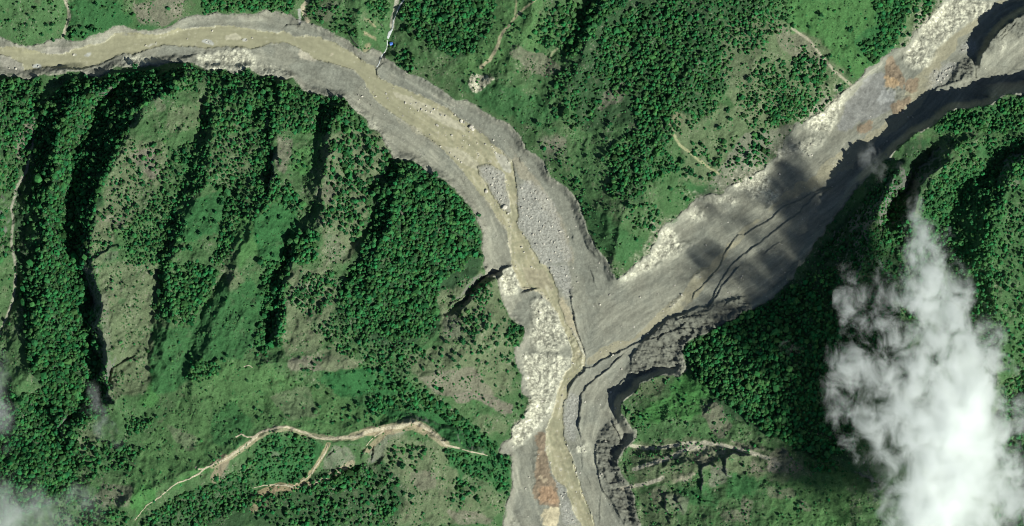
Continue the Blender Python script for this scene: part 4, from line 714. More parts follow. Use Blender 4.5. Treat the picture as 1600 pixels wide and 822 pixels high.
# ------------------------------------------------------------------ scattered stones too many to count
def scatter_mesh(name, protos, pos, scl, rotz, mat, colors=None, smooth=False, squash=None):
    VV, FF, CCc = [], [], []; off = 0
    which = rr.integers(0, len(protos), len(pos))
    for k, (pv, pf) in enumerate(protos):
        s = np.where(which == k)[0]
        if not len(s): continue
        c, sn = np.cos(rotz[s]), np.sin(rotz[s])
        x = pv[None, :, 0] * c[:, None] - pv[None, :, 1] * sn[:, None]; y = pv[None, :, 0] * sn[:, None] + pv[None, :, 1] * c[:, None]; z = np.broadcast_to(pv[None, :, 2], x.shape)
        W = np.stack([x, y, z], -1) * scl[s][:, None, None] + pos[s][:, None, :]
        VV.append(W.reshape(-1, 3)); F = pf[None] + (np.arange(len(s)) * len(pv))[:, None, None] + off; FF.append(F.reshape(-1, pf.shape[1])); off += len(s) * len(pv)
        if colors is not None: CCc.append(np.repeat(colors[s], len(pv), 0))
    me = np_mesh(name, np.concatenate(VV), np.concatenate(FF), mat, smooth, np.concatenate(CCc) if colors is not None else None, nper=protos[0][1].shape[1])
    return link(name, me)
def ico(sub):
    bm = bmesh.new(); bmesh.ops.create_icosphere(bm, subdivisions=sub, radius=1); v = np.array([p.co[:] for p in bm.verts]); f = np.array([[q.index for q in fc.verts] for fc in bm.faces]); bm.free(); return v, f
I1, I2, I3 = ico(1), ico(2), ico(3)
stoneP = [(I1[0] * np.random.default_rng(s).uniform(.65, 1.2, (len(I1[0]), 1)) * (1, 1, .7), I1[1]) for s in range(4)]
su = rr.uniform(560, 1600, 60000); sv = rr.uniform(60, 822, 60000)
ok = (gi(vm, su, sv) > .6) & ((rr.random(60000) < .03 + .12 * np.clip(gi(n2, su, sv) * 2, 0, 1) + .5 * gi(cobm, su, sv) + .12 * gi(palem, su, sv) + .10 * ((su < 800) & gi(river, su, sv))) )
su, sv = su[ok], sv[ok]
ss = rr.gamma(1.5, .28, len(su)) + .2
so = scatter_mesh('rubble', stoneP, np.column_stack([su - 800, 411 - sv, hz(su, sv) + .1]), ss, rr.uniform(0, 6.28, len(su)), terrain_mat('loose stones', .9, .8, .2, .2), np.array((.44, .42, .35))[None] * rr.uniform(.6, 1.45, (len(su), 1)))
tag(so, 'pale loose stones strewn over the mud and gravel banks', 'rubble', None, 'stuff')
# ------------------------------------------------------------------ woods
DENS = [ # density, mean crown radius, outline
 (.85, 3.2, [(640,-30),(775,-30),(768,50),(735,85),(690,80),(640,55),(622,20)]), (.9, 3.0, [(312,-30),(420,-30),(465,-10),(455,22),(400,18),(320,22)]), (.85, 2.8, T(1,0,(690,-30),(840,-30),(810,120),(780,140),(700,60))),
 (.55, 2.8, T(0,0,(430,170),(560,150),(640,180),(560,220),(520,245),(440,250),(400,230))), (.8, 2.8, T(1,0,(850,330),(960,320),(1020,420),(1000,470),(900,430))), (.3, 2.6, [(480,0),(540,0),(560,60),(520,55),(480,30)]),
 (.9, 3.2, T(2,0,(480,0),(740,0),(540,170),(400,350),(300,380),(330,230))), (.55, 3.2, T(2,0,(220,20),(420,20),(330,280),(200,300),(100,240))), (.75, 2.9, T(2,0,(560,200),(760,60),(1000,-30),(1240,-30),(1180,200),(1100,500),(1050,822),(800,822),(740,600),(600,600),(490,420))),
 (.6, 2.6, T(2,0,(1100,-30),(1596,-30),(1596,300),(1400,360),(1300,650),(1100,822),(1050,500))), (.4, 2.6, T(2,0,(330,380),(600,480),(620,600),(400,822),(200,640))), (.5, 2.6, [(1190,90),(1290,90),(1300,160),(1250,190),(1170,200),(1150,150)]), (.85, 2.8, T(3,0,(30,650),(240,560),(300,640),(220,720),(0,800))), (.8, 2.8, T(3,0,(240,280),(360,460),(330,540),(230,500),(130,420))),
 (.85, 2.8, T(3,0,(0,380),(130,540),(80,640),(0,620))), (.5, 2.6, [(1170,-20),(1240,-20),(1240,40),(1200,60)]), (.95, 3.2, T(3,0,(640,-30),(900,-30),(880,100),(800,250),(740,330),(640,400),(560,280),(700,200))), (.55, 2.8, T(3,0,(850,-30),(1080,-30),(1000,120),(930,160))),
 (.8, 2.8, T(2,1,(540,150),(720,0),(1010,0),(960,130),(1080,210),(1000,260),(900,280),(860,370),(760,420),(560,400),(620,260))), (.35, 2.4, T(2,1,(700,440),(930,460),(920,600),(760,620))), (.25, 2.4, T(2,1,(1040,80),(1300,40),(1596,60),(1596,180),(1300,240))), (.6, 2.8, T(2,1,(1480,40),(1596,-30),(1596,200),(1480,220))), (.35, 2.2, T(2,1,(100,60),(340,100),(500,480),(620,800),(560,760),(430,480),(220,180))),
 (.75, 3.0, [(-60,125),(60,118),(70,160),(52,230),(20,300),(-60,300)]), (.7, 3.0, [(-60,300),(15,330),(15,400),(-60,480)]), (.92, 3.2, [(58,175),(100,128),(185,112),(300,108),(262,138),(215,172),(180,250),(150,320),(135,420),(160,560),(175,640),(110,680),(45,560),(35,450),(62,380),(52,300)]),
 (.25, 2.8, T(0,1,(130,400),(200,400),(240,500),(290,700),(180,720),(150,560))), (.8, 3.0, T(0,0,(1100,400),(1300,440),(1250,540),(1000,620),(960,560))), (.3, 2.3, T(0,1,(780,60),(1050,60),(1040,300),(940,340),(860,420),(900,500),(720,640),(600,822),(560,822),(600,560),(700,280))), (.07, 2.3, T(0,2,(610,0),(1000,0),(960,400),(940,640),(930,822),(700,822),(660,420))),
 (.7, 2.4, T(0,1,(760,640),(900,480),(1000,350),(1100,100),(1300,0),(1320,300),(1130,480),(1050,640),(1000,822),(820,822))), (.75, 2.8, T(0,0,(1300,470),(1340,440),(1596,450),(1596,822),(1210,822),(1290,640))), (.85, 3.0, T(1,0,(0,470),(100,480),(260,540),(400,600),(540,610),(620,700),(690,780),(740,830),(300,822),(0,822))),
 (.85, 2.8, T(0,1,(1040,560),(1120,440),(1140,600),(1080,822),(1000,822))), (.9, 3.2, T(0,2,(1000,0),(1300,0),(1380,80),(1200,380),(1100,360),(970,320))), (.5, 2.6, T(0,1,(1330,0),(1596,0),(1596,560),(1400,500),(1320,300))), (.8, 2.8, T(0,1,(1440,380),(1530,400),(1480,640),(1380,822),(1330,822))), (.8, 3.0, T(1,1,(0,200),(200,300),(300,460),(280,520),(120,410),(0,540))),
 (.85, 2.8, T(1,1,(30,0),(110,0),(110,240),(40,330),(-40,300))), (.6, 2.8, T(1,1,(230,130),(330,120),(250,260),(210,200))), (.8, 3.2, T(1,1,(210,640),(400,600),(390,822),(150,822))), (.85, 3.0, T(1,2,(20,-20),(200,-20),(190,160),(170,520),(60,560),(0,520),(60,300))), (.35, 3.2, T(1,1,(450,40),(760,20),(860,180),(780,300),(700,560),(620,700),(560,640),(420,520))), (.75, 3.2, T(1,1,(520,40),(570,20),(620,240),(560,300),(540,160))), (.6, 3.0, T(1,1,(420,420),(620,440),(700,560),(560,660),(420,560))),
 (.88, 3.2, [(622,250),(660,260),(700,290),(735,325),(748,360),(750,400),(735,412),(690,440),(690,485),(680,515),(640,530),(600,525),(560,515),(530,500),(532,450),(555,415),(572,370),(592,310),(607,265)]), (.6, 2.8, T(1,2,(200,200),(340,60),(500,60),(500,200),(420,320),(300,320))), (.55, 2.6, T(1,2,(420,330),(560,360),(800,450),(1100,540),(1100,640),(800,650),(560,570),(400,440))), (.07, 3.0, T(1,2,(1130,180),(1420,60),(1596,400),(1596,800),(1100,780),(1000,640),(1150,500))), (.4, 3.2, T(1,2,(1290,280),(1470,300),(1420,460),(1280,430))), (.6, 2.6, T(1,2,(1340,150),(1480,80),(1500,180),(1380,280))),
 (.8, 3.2, T(2,2,(0,350),(80,410),(60,500),(0,520),(-40,480))), (.45, 3.0, T(1,2,(600,650),(860,640),(1080,800),(1060,822),(640,760))), (.8, 3.4, T(1,3,(740,0),(1090,0),(1300,160),(1300,190),(1190,170),(1100,100),(940,90),(720,130),(700,60))), (.5, 3.0, T(1,3,(1190,130),(1330,160),(1520,330),(1480,380),(1300,290))), (.6, 3.0, T(1,3,(1180,340),(1596,380),(1560,620),(1460,560),(1250,460))), (.35, 2.8, T(1,3,(1230,520),(1420,560),(1400,680),(1220,680))), (.1, 3.0, T(1,3,(600,40),(740,130),(600,200),(400,160))),
 (.6, 2.6, T(1,3,(0,300),(150,220),(400,300),(380,360),(300,540),(0,550))), (.8, 2.9, T(1,3,(420,520),(620,440),(700,460),(780,500),(620,560),(560,620),(420,620),(240,620),(60,680),(0,720),(0,640),(230,590))), (.35, 3.0, T(1,3,(640,480),(900,480),(900,680),(700,822),(100,822),(0,720),(200,640),(600,600))), (.7, 3.2, T(1,3,(780,640),(900,640),(860,780),(740,800))), (.2, 3.0, T(1,3,(820,300),(1080,320),(1000,480),(820,460))),
 (.7, 2.8, T(0,3,(850,822),(960,740),(1100,640),(1330,540),(1450,480),(1596,380),(1596,700),(1400,760),(1200,822))), (.92, 3.2, T(0,3,(-80,-10),(480,-10),(500,250),(490,600),(300,700),(-80,800))), (.6, 2.8, T(0,3,(480,250),(900,330),(850,460),(640,480),(500,600))), (.5, 2.6, T(0,3,(480,600),(820,740),(800,822),(300,822))), (.7, 2.6, T(0,3,(780,160),(980,100),(960,200),(800,280))), (.85, 3.0, T(0,2,(500,560),(660,640),(700,822),(500,822))), (.7, 2.6, T(0,2,(1200,600),(1400,600),(1400,680),(1200,760))),
 (.95, 3.2, [(1068,540),(1110,512),(1200,475),(1262,430),(1345,560),(1335,700),(1300,720),(1240,700),(1190,670),(1150,640),(1120,620),(1085,590)]), (.6, 2.6, T(3,3,(200,400),(420,400),(460,460),(300,500),(240,470))), (.7, 2.4, [(1255,425),(1330,340),(1385,260),(1410,300),(1400,450),(1390,600),(1335,560)]), (.05, 2.6, T(2,3,(720,20),(1300,20),(1596,500),(800,800))), (.4, 2.4, T(2,3,(760,100),(860,180),(800,220),(700,180))),
 (.75, 2.8, T(3,0,(1150,690),(1330,640),(1596,590),(1800,560),(1800,822),(1000,822),(1050,760))), (.35, 2.6, T(3,1,(1100,60),(1596,0),(1800,0),(1800,500),(1500,400),(1300,300))), (.35, 2.5, T(3,1,(1050,400),(1400,400),(1700,450),(1700,822),(1100,822))), (.3, 2.6, T(3,2,(1130,0),(1700,0),(1700,822),(1300,600))), (.7, 3.0, [(1560,600),(1700,560),(1700,860),(1560,860)]), (.6, 2.8, [(1380,300),(1440,340),(1500,500),(1440,700),(1380,600)]), (.72, 2.7, T(3,1,(1060,220),(1300,180),(1480,260),(1460,500),(1400,822),(900,822),(960,420))), (.6, 2.6, T(3,1,(1300,40),(1596,40),(1596,300),(1400,260))), (.7, 2.7, T(3,2,(1150,0),(1400,0),(1420,600),(1250,500))), (.05, 2.3, T(3,3,(0,550),(500,500),(500,822),(0,822))),
]
g = 3.55
tu, tv = np.meshgrid(np.arange(-230, 1830, g), np.arange(-230, 1052, g)); tu = tu.ravel() + rr.uniform(-1.9, 1.9, tu.size); tv = tv.ravel() + rr.uniform(-1.9, 1.9, tv.size)
den = np.full(tu.shape, .03); rad = np.full(tu.shape, 2.5)
out = (tu < -60) | (tu > 1660) | (tv < -40) | (tv > 860); den[out] = .45
tn = fbm(tu, tv, 26, 4, 201, .6); tn2 = fbm(tu, tv, 26, 4, 221, .6)
for dn, rd, poly in DENS:
    m = mask_at(poly, 4, tu + 10 * tn, tv + 10 * tn2); m = sstep(.3, .7, m)
    den = den * (1 - m) + dn * m; rad = rad * (1 - m) + rd * m
pr_ = den * np.clip(1 + 1.0 * fbm(tu, tv, 20, 2, 205) * (1 - den * .5) + 1.3 * fbm(tu, tv, 45, 3, 207) * (1 - den), .05, 2.4)
keep = (rr.random(tu.shape) < pr_) & (gi(vm, tu, tv) < .3)
clear = T(1,3,(-20,270),(90,215),(200,200),(390,270),(630,262),(830,205),(975,165),(1090,230),(1180,315),(1445,382))
dd, _, _, _ = seg_dist(clear, tu, tv); keep &= dd > 4.5
dd, _, _, _ = seg_dist(T(1,0,(925,-10),(880,70),(850,175),(822,250),(815,300),(750,415)), tu, tv); keep &= dd > 5
keep &= np.hypot(tu - hu, tv - hv) > 7
tu, tv, rad, den = tu[keep], tv[keep], rad[keep], den[keep]
ou = rr.uniform(-900, 2500, 26000); ov = rr.uniform(-900, 1720, 26000)
ok = ((ou < -225) | (ou > 1825) | (ov < -225) | (ov > 1045)) & (gi(vm, ou, ov) < .3) & (rr.random(26000) < .9)
tu = np.concatenate([tu, ou[ok]]); tv = np.concatenate([tv, ov[ok]]); rad = np.concatenate([rad, np.full(ok.sum(), 5.5)]); den = np.concatenate([den, np.full(ok.sum(), .5)])
tr = rad * np.clip(rr.normal(.80, .27, len(tu)), .36, 1.8)
SMALL = den < .12; tr[SMALL] *= .8; tr *= np.where(rr.random(len(tr)) < .07, 1.45, 1.0)
# lone and edge trees measured off the photograph, with crown radius
LONE = (TR(1,3,(860,360,4.5),(965,365,4),(915,445,5),(710,330,3.5),(1010,340,3),(1060,345,3.5),(980,340,3),(745,510,4),(820,470,3),(840,585,3.5),(970,635,3.8),(800,665,4.2),(880,650,4),(925,615,3),(835,510,3.6),(1380,655,4.5),(1285,605,3),(1230,660,3.8),(1410,305,4.2),(1350,265,3.6),(1265,235,3.2),(1205,175,3.6),(1290,155,4),(1375,435,4),(1430,470,4),(1485,435,4),(1480,370,5),(1190,355,4.5),(960,85,4.8),(920,55,4),(1025,95,4),(875,80,4),(640,60,3.5),(590,100,3),(745,60,4),(730,115,3.5),(760,130,3.5),(640,160,3),(735,165,3),(480,175,3),(400,75,3),(40,105,2.6),(715,645,3.2),(1330,320,3.6),(1385,215,4),(1570,625,3.5),(1500,520,3.6),(1550,590,4),(1160,140,3.2),(1250,110,4))
 + TR(1,2,(1300,350,3.6),(1335,430,4),(1305,420,3.2),(1370,350,3.8),(1440,380,4),(1435,400,4.4),(1385,430,3.6),(1495,410,3.4),(1550,350,3.4),(1480,470,3.2),(1500,500,4.4),(1355,465,3),(1290,475,4),(1290,490,4.4),(1365,495,3.2),(1400,520,3.6),(1325,500,2.6),(1240,555,3.2),(1240,605,2.8),(1265,640,3.4),(1385,555,3),(1410,555,3.2),(1535,575,3.8),(1575,605,3.4),(1385,605,3.2),(1440,620,3),(1510,390,3),(1280,575,3),(1225,590,2.8),(1590,480,4),(1175,155,3.2),(1110,60,3),(1230,215,3.6),(1290,715,2.6),(1410,735,2.8),(1495,760,2.6),(1470,200,2.6),(1520,235,2.8),(1040,645,2.6),(1130,640,2.6),(945,680,3.4),(1000,725,3.4),(760,740,3),(785,755,3.2),(480,765,3.8),(560,765,3),(385,765,4.2),(450,690,3.4),(615,670,3.6),(740,660,3.4),(300,660,3),(325,660,3),(370,625,3),(290,720,2.8),(655,805,3),(480,400,3),(510,400,3.2),(1185,485,3.6),(1580,430,4.2),(1420,330,3.4),(1375,300,3))
 + TR(1,1,(730,140,6),(785,200,6),(810,115,4),(650,195,5.5),(665,320,5.5),(640,300,4.8),(760,300,4),(520,290,5.4),(575,320,5),(505,360,4),(545,375,3.6),(610,360,3.4),(600,430,3.6),(560,490,3.8),(760,120,3.6),(590,185,4.6),(625,100,3.2),(490,260,3.6),(690,65,4),(700,245,3.4),(480,440,3.8),(530,480,4),(635,460,3.2),(620,500,4),(565,630,3.4),(620,620,3.4),(500,540,3.6),(1115,265,5.5),(60,515,3.6),(155,535,3.8),(110,770,3.8),(170,630,3),(300,215,3),(265,185,3.4),(150,180,3.6),(140,320,5),(230,440,4),(235,480,4),(25,460,3.6),(85,545,2.8),(240,590,2.8),(540,575,3.2),(470,560,3.6),(430,580,3.2),(1390,520,3.4),(1410,770,3.2))
 + TR(0,1,(855,465,5),(880,265,4.5),(700,490,3.2),(800,490,4.4),(930,550,3.4),(875,520,3),(1385,445,4.4),(1165,570,3.6),(1255,635,3.2),(1135,630,4),(1195,725,5),(1430,610,3.6),(1160,185,5),(845,300,3.6),(770,605,3.2),(700,695,3.4),(855,580,3.2),(1060,770,3.6),(1120,260,3.6),(1080,230,3.4),(1100,130,3.2),(895,330,3.4),(1580,320,4.4),(1390,215,3.4),(640,410,2.8),(760,450,2.8),(1150,730,3.6),(1345,560,3.4))
 + TR(0,0,(840,410,5),(365,570,5.5),(435,575,4.5),(600,25,3.6),(645,42,2.6),(320,25,2.6),(455,55,2.6),(350,40,2.4),(165,155,2.8),(325,155,3.2),(290,155,2.8),(260,215,3),(175,95,2.8),(95,185,2.6),(330,250,3),(60,130,2.4),(140,160,2.6),(215,125,2.2),(560,180,4.4),(470,200,4),(1225,560,4),(530,480,4.5),(1545,450,5))
 + TR(2,0,(75,105,4.4),(45,185,3),(20,165,2.6),(155,320,3.6),(515,240,2.8),(655,155,4),(615,770,3.6),(600,790,3.4),(800,40,4.6),(685,35,6),(565,45,5),(735,185,4),(215,60,3.6),(445,355,3.2),(400,750,3),(405,785,3),(265,680,5),(165,770,4.4),(720,815,3),(1345,690,4),(1360,740,4),(760,325,4.4),(1570,460,4.5),(1475,500,5.5),(1525,600,4.4),(1290,800,4.2),(1175,700,4),(740,680,3),(830,730,3))
 + TR(2,1,(1035,235,5),(935,230,5),(1115,255,5),(1145,275,3.4),(1120,235,3.4),(1080,275,3.4),(1060,185,4.2),(1480,155,6),(1490,205,4),(1555,35,5),(1535,100,4),(1260,265,4),(1230,270,3),(1160,205,3),(1000,215,4.2),(990,165,4),(1185,290,3),(1300,145,2.8),(990,355,3.4),(735,465,5),(740,400,3),(880,600,5),(720,465,3.4),(585,40,3.4),(450,260,2.6),(570,270,2.6),(910,515,3.8),(560,170,4),(690,385,3),(860,510,3),(1490,290,2.4),(580,330,3),(1290,210,3),(800,580,3),(515,640,2.6),(1085,240,3.4))
 + TR(3,0,(325,95,4),(825,130,3.6),(845,220,4),(885,215,3.4),(850,285,3),(370,355,3),(450,550,5),(260,380,5),(255,170,3),(515,440,2.6),(375,60,2.4),(165,405,3.6),(130,545,2.6),(820,45,4),(300,340,2.6),(510,190,3.6),(390,350,3))
 + TR(1,0,(1195,330,3),(1215,335,3),(1240,355,3),(1275,285,5),(1165,275,5),(1145,300,4),(1350,320,5),(1210,245,4),(640,80,3),(490,610,4.5),(1380,240,4.2),(1150,220,4)) + TR(2,2,(25,455,5),(30,400,5),(20,640,3.6),(40,508,3),(35,690,2.6)) + TR(2,3,(65,20,3.4),(65,75,2.6),(40,65,2.6),(70,145,3.2),(40,90,2.2),(730,110,3),(1260,180,3),(1095,185,3)) + TR(3,3,(185,725,3.6),(65,750,2.6),(260,555,2.6),(290,545,2.6)) + TR(0,3,(985,135,3),(905,490,2.4),(775,610,2.4),(1390,560,4),(1365,750,5)) + TR(0,2,(1405,600,3.2),(950,60,3.4),(985,330,4.5)))
LONE = [p if len(p) == 3 else (p[0], p[1], 3.0) for p in LONE]

LONE = [(u, v, r_) for (u, v, r_) in LONE if -2 < u < 1602 and -2 < v < 824]
LONE.sort(key=lambda p: -p[2]); rest = LONE[300:]; LONE = LONE[:300]
for (u, v, r_) in LONE + rest:
    k = np.hypot(tu - u, tv - v) > r_ * .75 + tr * .7
    tu, tv, tr, den = tu[k], tv[k], tr[k], den[k]
tu = np.concatenate([tu, [p[0] for p in rest]]); tv = np.concatenate([tv, [p[1] for p in rest]]); tr = np.concatenate([tr, [p[2] for p in rest]])
def tree_color(n, r_):
    a = np.array((.020, .118, .036))[None] * r_.uniform(.5, 1.65, (n, 1)); a[:, 0] *= r_.uniform(.8, 2.5, n); a[:, 1] *= r_.uniform(.88, 1.15, n); return a
M_LEAF_S = terrain_mat('woodland leaves', .9, 1.4, .35, .6, .08)
def crown_proto(seed, I):
    r_ = np.random.default_rng(seed); v, f = I; n = len(v)
    k = r_.normal(size=(5, 3)); k /= np.linalg.norm(k, axis=1)[:, None]
    lob = .72 + .45 * np.max(v @ k.T, 1) ** 3; q = v * (lob * r_.uniform(.78, 1.2, n))[:, None]; q[:, 0] *= r_.uniform(.85, 1.2); q[:, 2] = q[:, 2] * 1.15 + .85; return q, f
fo = scatter_mesh('woodland', [crown_proto(s, I1) for s in range(10)], np.column_stack([tu - 800, 411 - tv, hz(tu, tv) - .2]), tr * 1.0, rr.uniform(0, 6.28, len(tu)), M_LEAF_S, tree_color(len(tu), rr))
tag(fo, 'dense dark green woods and scattered small trees over all the hillsides', 'woodland', None, 'stuff')
print('woods', len(tu), round(time.time() - T0, 1))
# low bushes and tussocks in the dry scrub
qu = rr.uniform(-60, 1660, 150000); qv = rr.uniform(-50, 870, 150000)
k = (gi(vm, qu, qv) < .35) & (rr.random(150000) < np.clip(.42 * (gi(dryness, qu, qv) + .35) * (1 - .2 * gi(lushmask, qu, qv)) + 1.0 * gi(n2, qu, qv), .02, .9) * np.clip(.55 + 2.2 * fbm(qu, qv, 11, 3, 211), .03, 1.6)); qu, qv = qu[k], qv[k]
for ln, dmin in ((clear, 3.5), (T(1,0,(925,-10),(880,70),(850,175),(822,250),(815,300),(750,415)), 3)):
    dd, _, _, _ = seg_dist(ln, qu, qv); qu, qv = qu[dd > dmin], qv[dd > dmin]
k = np.hypot(qu - hu, qv - hv) > 5; qu, qv = qu[k], qv[k]
I0 = ico(1)
bushP = []
for s in range(6):
    r_ = np.random.default_rng(50 + s); v = I0[0] * r_.uniform(.7, 1.25, (len(I0[0]), 1)); v[:, 2] = v[:, 2] * .8 + .35; bushP.append((v, I0[1]))
bc = tree_color(len(qu), rr) * 1.25; dr = gi(dryness, qu, qv)[:, None]; bc = bc * (1 - .45 * dr) + np.array((.10, .125, .06)) * .45 * dr
un = scatter_mesh('undergrowth', bushP, np.column_stack([qu - 800, 411 - qv, hz(qu, qv) - .1]), rr.gamma(5, .17, len(qu)) + .3, rr.uniform(0, 6.28, len(qu)), M_LEAF_S, bc)
tag(un, 'low bushes and rough tussocks speckling the grassy slopes', 'undergrowth', None, 'stuff')
# trees that stand out one by one: trunk with limbs, and a crown of leaf clumps
M_TRUNK = simple_mat('bark', (.16, .12, .08), .95, 3, .3)
M_CROWN = simple_mat('leaves', (.024, .115, .038), .9, 1.6, .5, rnd=.3, spec=.08)
def tube(bm, a, b, ra, rb, n=7):
    a, b = Vector(a), Vector(b); d = (b - a).normalized(); x = d.orthogonal().normalized(); y = d.cross(x)
    A = [bm.verts.new(a + (x * math.cos(t) + y * math.sin(t)) * ra) for t in [i * 2 * math.pi / n for i in range(n)]]
    B = [bm.verts.new(b + (x * math.cos(t) + y * math.sin(t)) * rb) for t in [i * 2 * math.pi / n for i in range(n)]]
    for i in range(n): bm.faces.new((A[i], A[(i + 1) % n], B[(i + 1) % n], B[i]))
    bm.faces.new(B); bm.faces.new(A[::-1])
protoT = []
for s in range(6):
    r_ = np.random.default_rng(900 + s)
    bm = bmesh.new(); tube(bm, (0, 0, -.4), (0.03, 0, .95), .13, .07)
    VV, FF = [], []; off = 0
    for k in range(26):
        th = r_.uniform(0, 6.28); q = r_.uniform(0, 1) ** .6 * .78; zz = r_.uniform(-.5, .75) * math.sqrt(1 - q * q * .8)
        c = np.array((q * math.cos(th), q * math.sin(th), 1.12 + zz * .85)); rad_ = r_.uniform(.2, .36)
        if k % 4 == 0: tube(bm, (0, 0, .4 + .1 * (k % 3)), tuple(c), .05, .02, 5)
        v = I1[0] * r_.uniform(.7, 1.3, (len(I1[0]), 1)) * rad_ + c; VV.append(v); FF.append(I1[1] + off); off += len(v)
    tm = bpy.data.meshes.new('trunk'); bm.to_mesh(tm); bm.free(); tm.materials.append(M_TRUNK)
    cm = np_mesh('crown', np.concatenate(VV), np.concatenate(FF), M_CROWN, False, nper=3)
    protoT.append((tm, cm))
LAND_T = [((640, 657), 'the sharp top bend of the footpath'), ((760, 712), 'the thin end of the footpath'), ((560, 685), 'the middle of the footpath'), ((440, 672), 'the long left arch of the footpath'), ((525, 715), 'the grey rock slip under the footpath'), ((385, 685), 'the fork of the footpath'), ((460, 757), 'the orange lower track'), ((700, 770), 'the brownish scrub patch at the bottom'), ((795, 745), 'the rusty debris tongue'),
  ((611, 68), 'the blue-roofed hut'), ((750, 130), 'the pale striped rock scar'), ((795, 80), 'the brown gully path at the top'), ((810, 20), 'the thin forked path at the top'), ((962, 430), 'the wedge tip between the valleys'), ((1100, 265), 'the straight grass path on the wedge'), ((1055, 192), 'the bare scar above the wedge'), ((930, 180), 'the small brown clearing in the pine wood'), ((1000, 80), 'the grass lane through the pine wood'), ((1280, 90), 'the long thin path beside the right valley'), ((1410, 110), 'the orange slip'), ((1330, 30), 'the bright meadow at the top right'), ((1180, 220), 'the white scree on the wedge'), ((1240, 200), 'the cloud shadow in the right valley'),
  ((805, 520), 'the green clump by the pale rock'), ((760, 450), 'the dark gully by the river'), ((690, 480), 'the lower end of the dark gully'), ((620, 250), 'the pointed top of the dense wood'), ((640, 320), 'the bare spot in the dense wood'), ((585, 310), 'the shadowed left edge of the dense wood'), ((530, 300), 'the sunlit ridge beside the dense wood'), ((505, 260), 'the dark gully left of the sunlit ridge'), ((430, 350), 'the smooth dark green hollow'), ((460, 250), 'the bright grassy bowl'), ((550, 590), 'the smooth dark green field'), ((640, 600), 'the tree line crossing the dark green field'), ((470, 570), 'the brown streaked slope'), ((480, 500), 'the dry slope left of the dense wood'), ((700, 590), 'the brown bare slope'), ((760, 600), 'the pale grey gullies on the slope'),
  ((225, 245), 'the round grey bare knob'), ((185, 380), 'the pale rock lip on the long ridge'), ((200, 480), 'the long dry ridge face'), ((340, 330), 'the green hollow between ridges'), ((290, 370), 'the dark tree-lined gully'), ((130, 170), 'the pale curved rib near the river'), ((100, 25), 'the white stream scar at the top left'), ((60, 20), 'the bushy slope in the top left corner'), ((240, 20), 'the streaky rock at the top'), ((310, 110), 'the river edge of the left hill'), ((470, 40), 'the pale side stream at the top'),
  ((1040, 620), 'the bright meadow right of the cliff'), ((1120, 700), 'the pale rock bands at the bottom'), ((1240, 750), 'the dry meadow at the bottom right'), ((350, 790), 'the bushy slope at the bottom left'), ((360, 520), 'the green slope left of the dark ridge'), ((240, 650), 'the meadow at the lower left'), ((1120, 160), 'the open wood above the wedge')]
tw_ = [('huge ' if p[2] >= 5.4 else 'large ' if p[2] >= 4.3 else 'medium ' if p[2] >= 3.3 else 'small ') + 'round' for p in LONE]
tl = describe([p[:2] for p in LONE], LAND_T, 'tree', None, tw_)
for k, ((u, v, r_), lb) in enumerate(zip(LONE, tl)):
    tm, cm = protoT[k % 6]
    t = bpy.data.objects.new('tree', None); C.collection.objects.link(t); t.location = (u - 800, 411 - v, float(hz(u, v)) - .2); t.rotation_euler = (0, 0, rr.uniform(0, 6.28)); s = r_ * 1.02; t.scale = (s, s * rr.uniform(.88, 1.1), s * rr.uniform(.9, 1.15))
    link('trunk', tm, t); link('crown', cm, t)
    tag(t, lb, 'tree', 'trees standing out on the hillsides')
print('trees', len(LONE), round(time.time() - T0, 1))
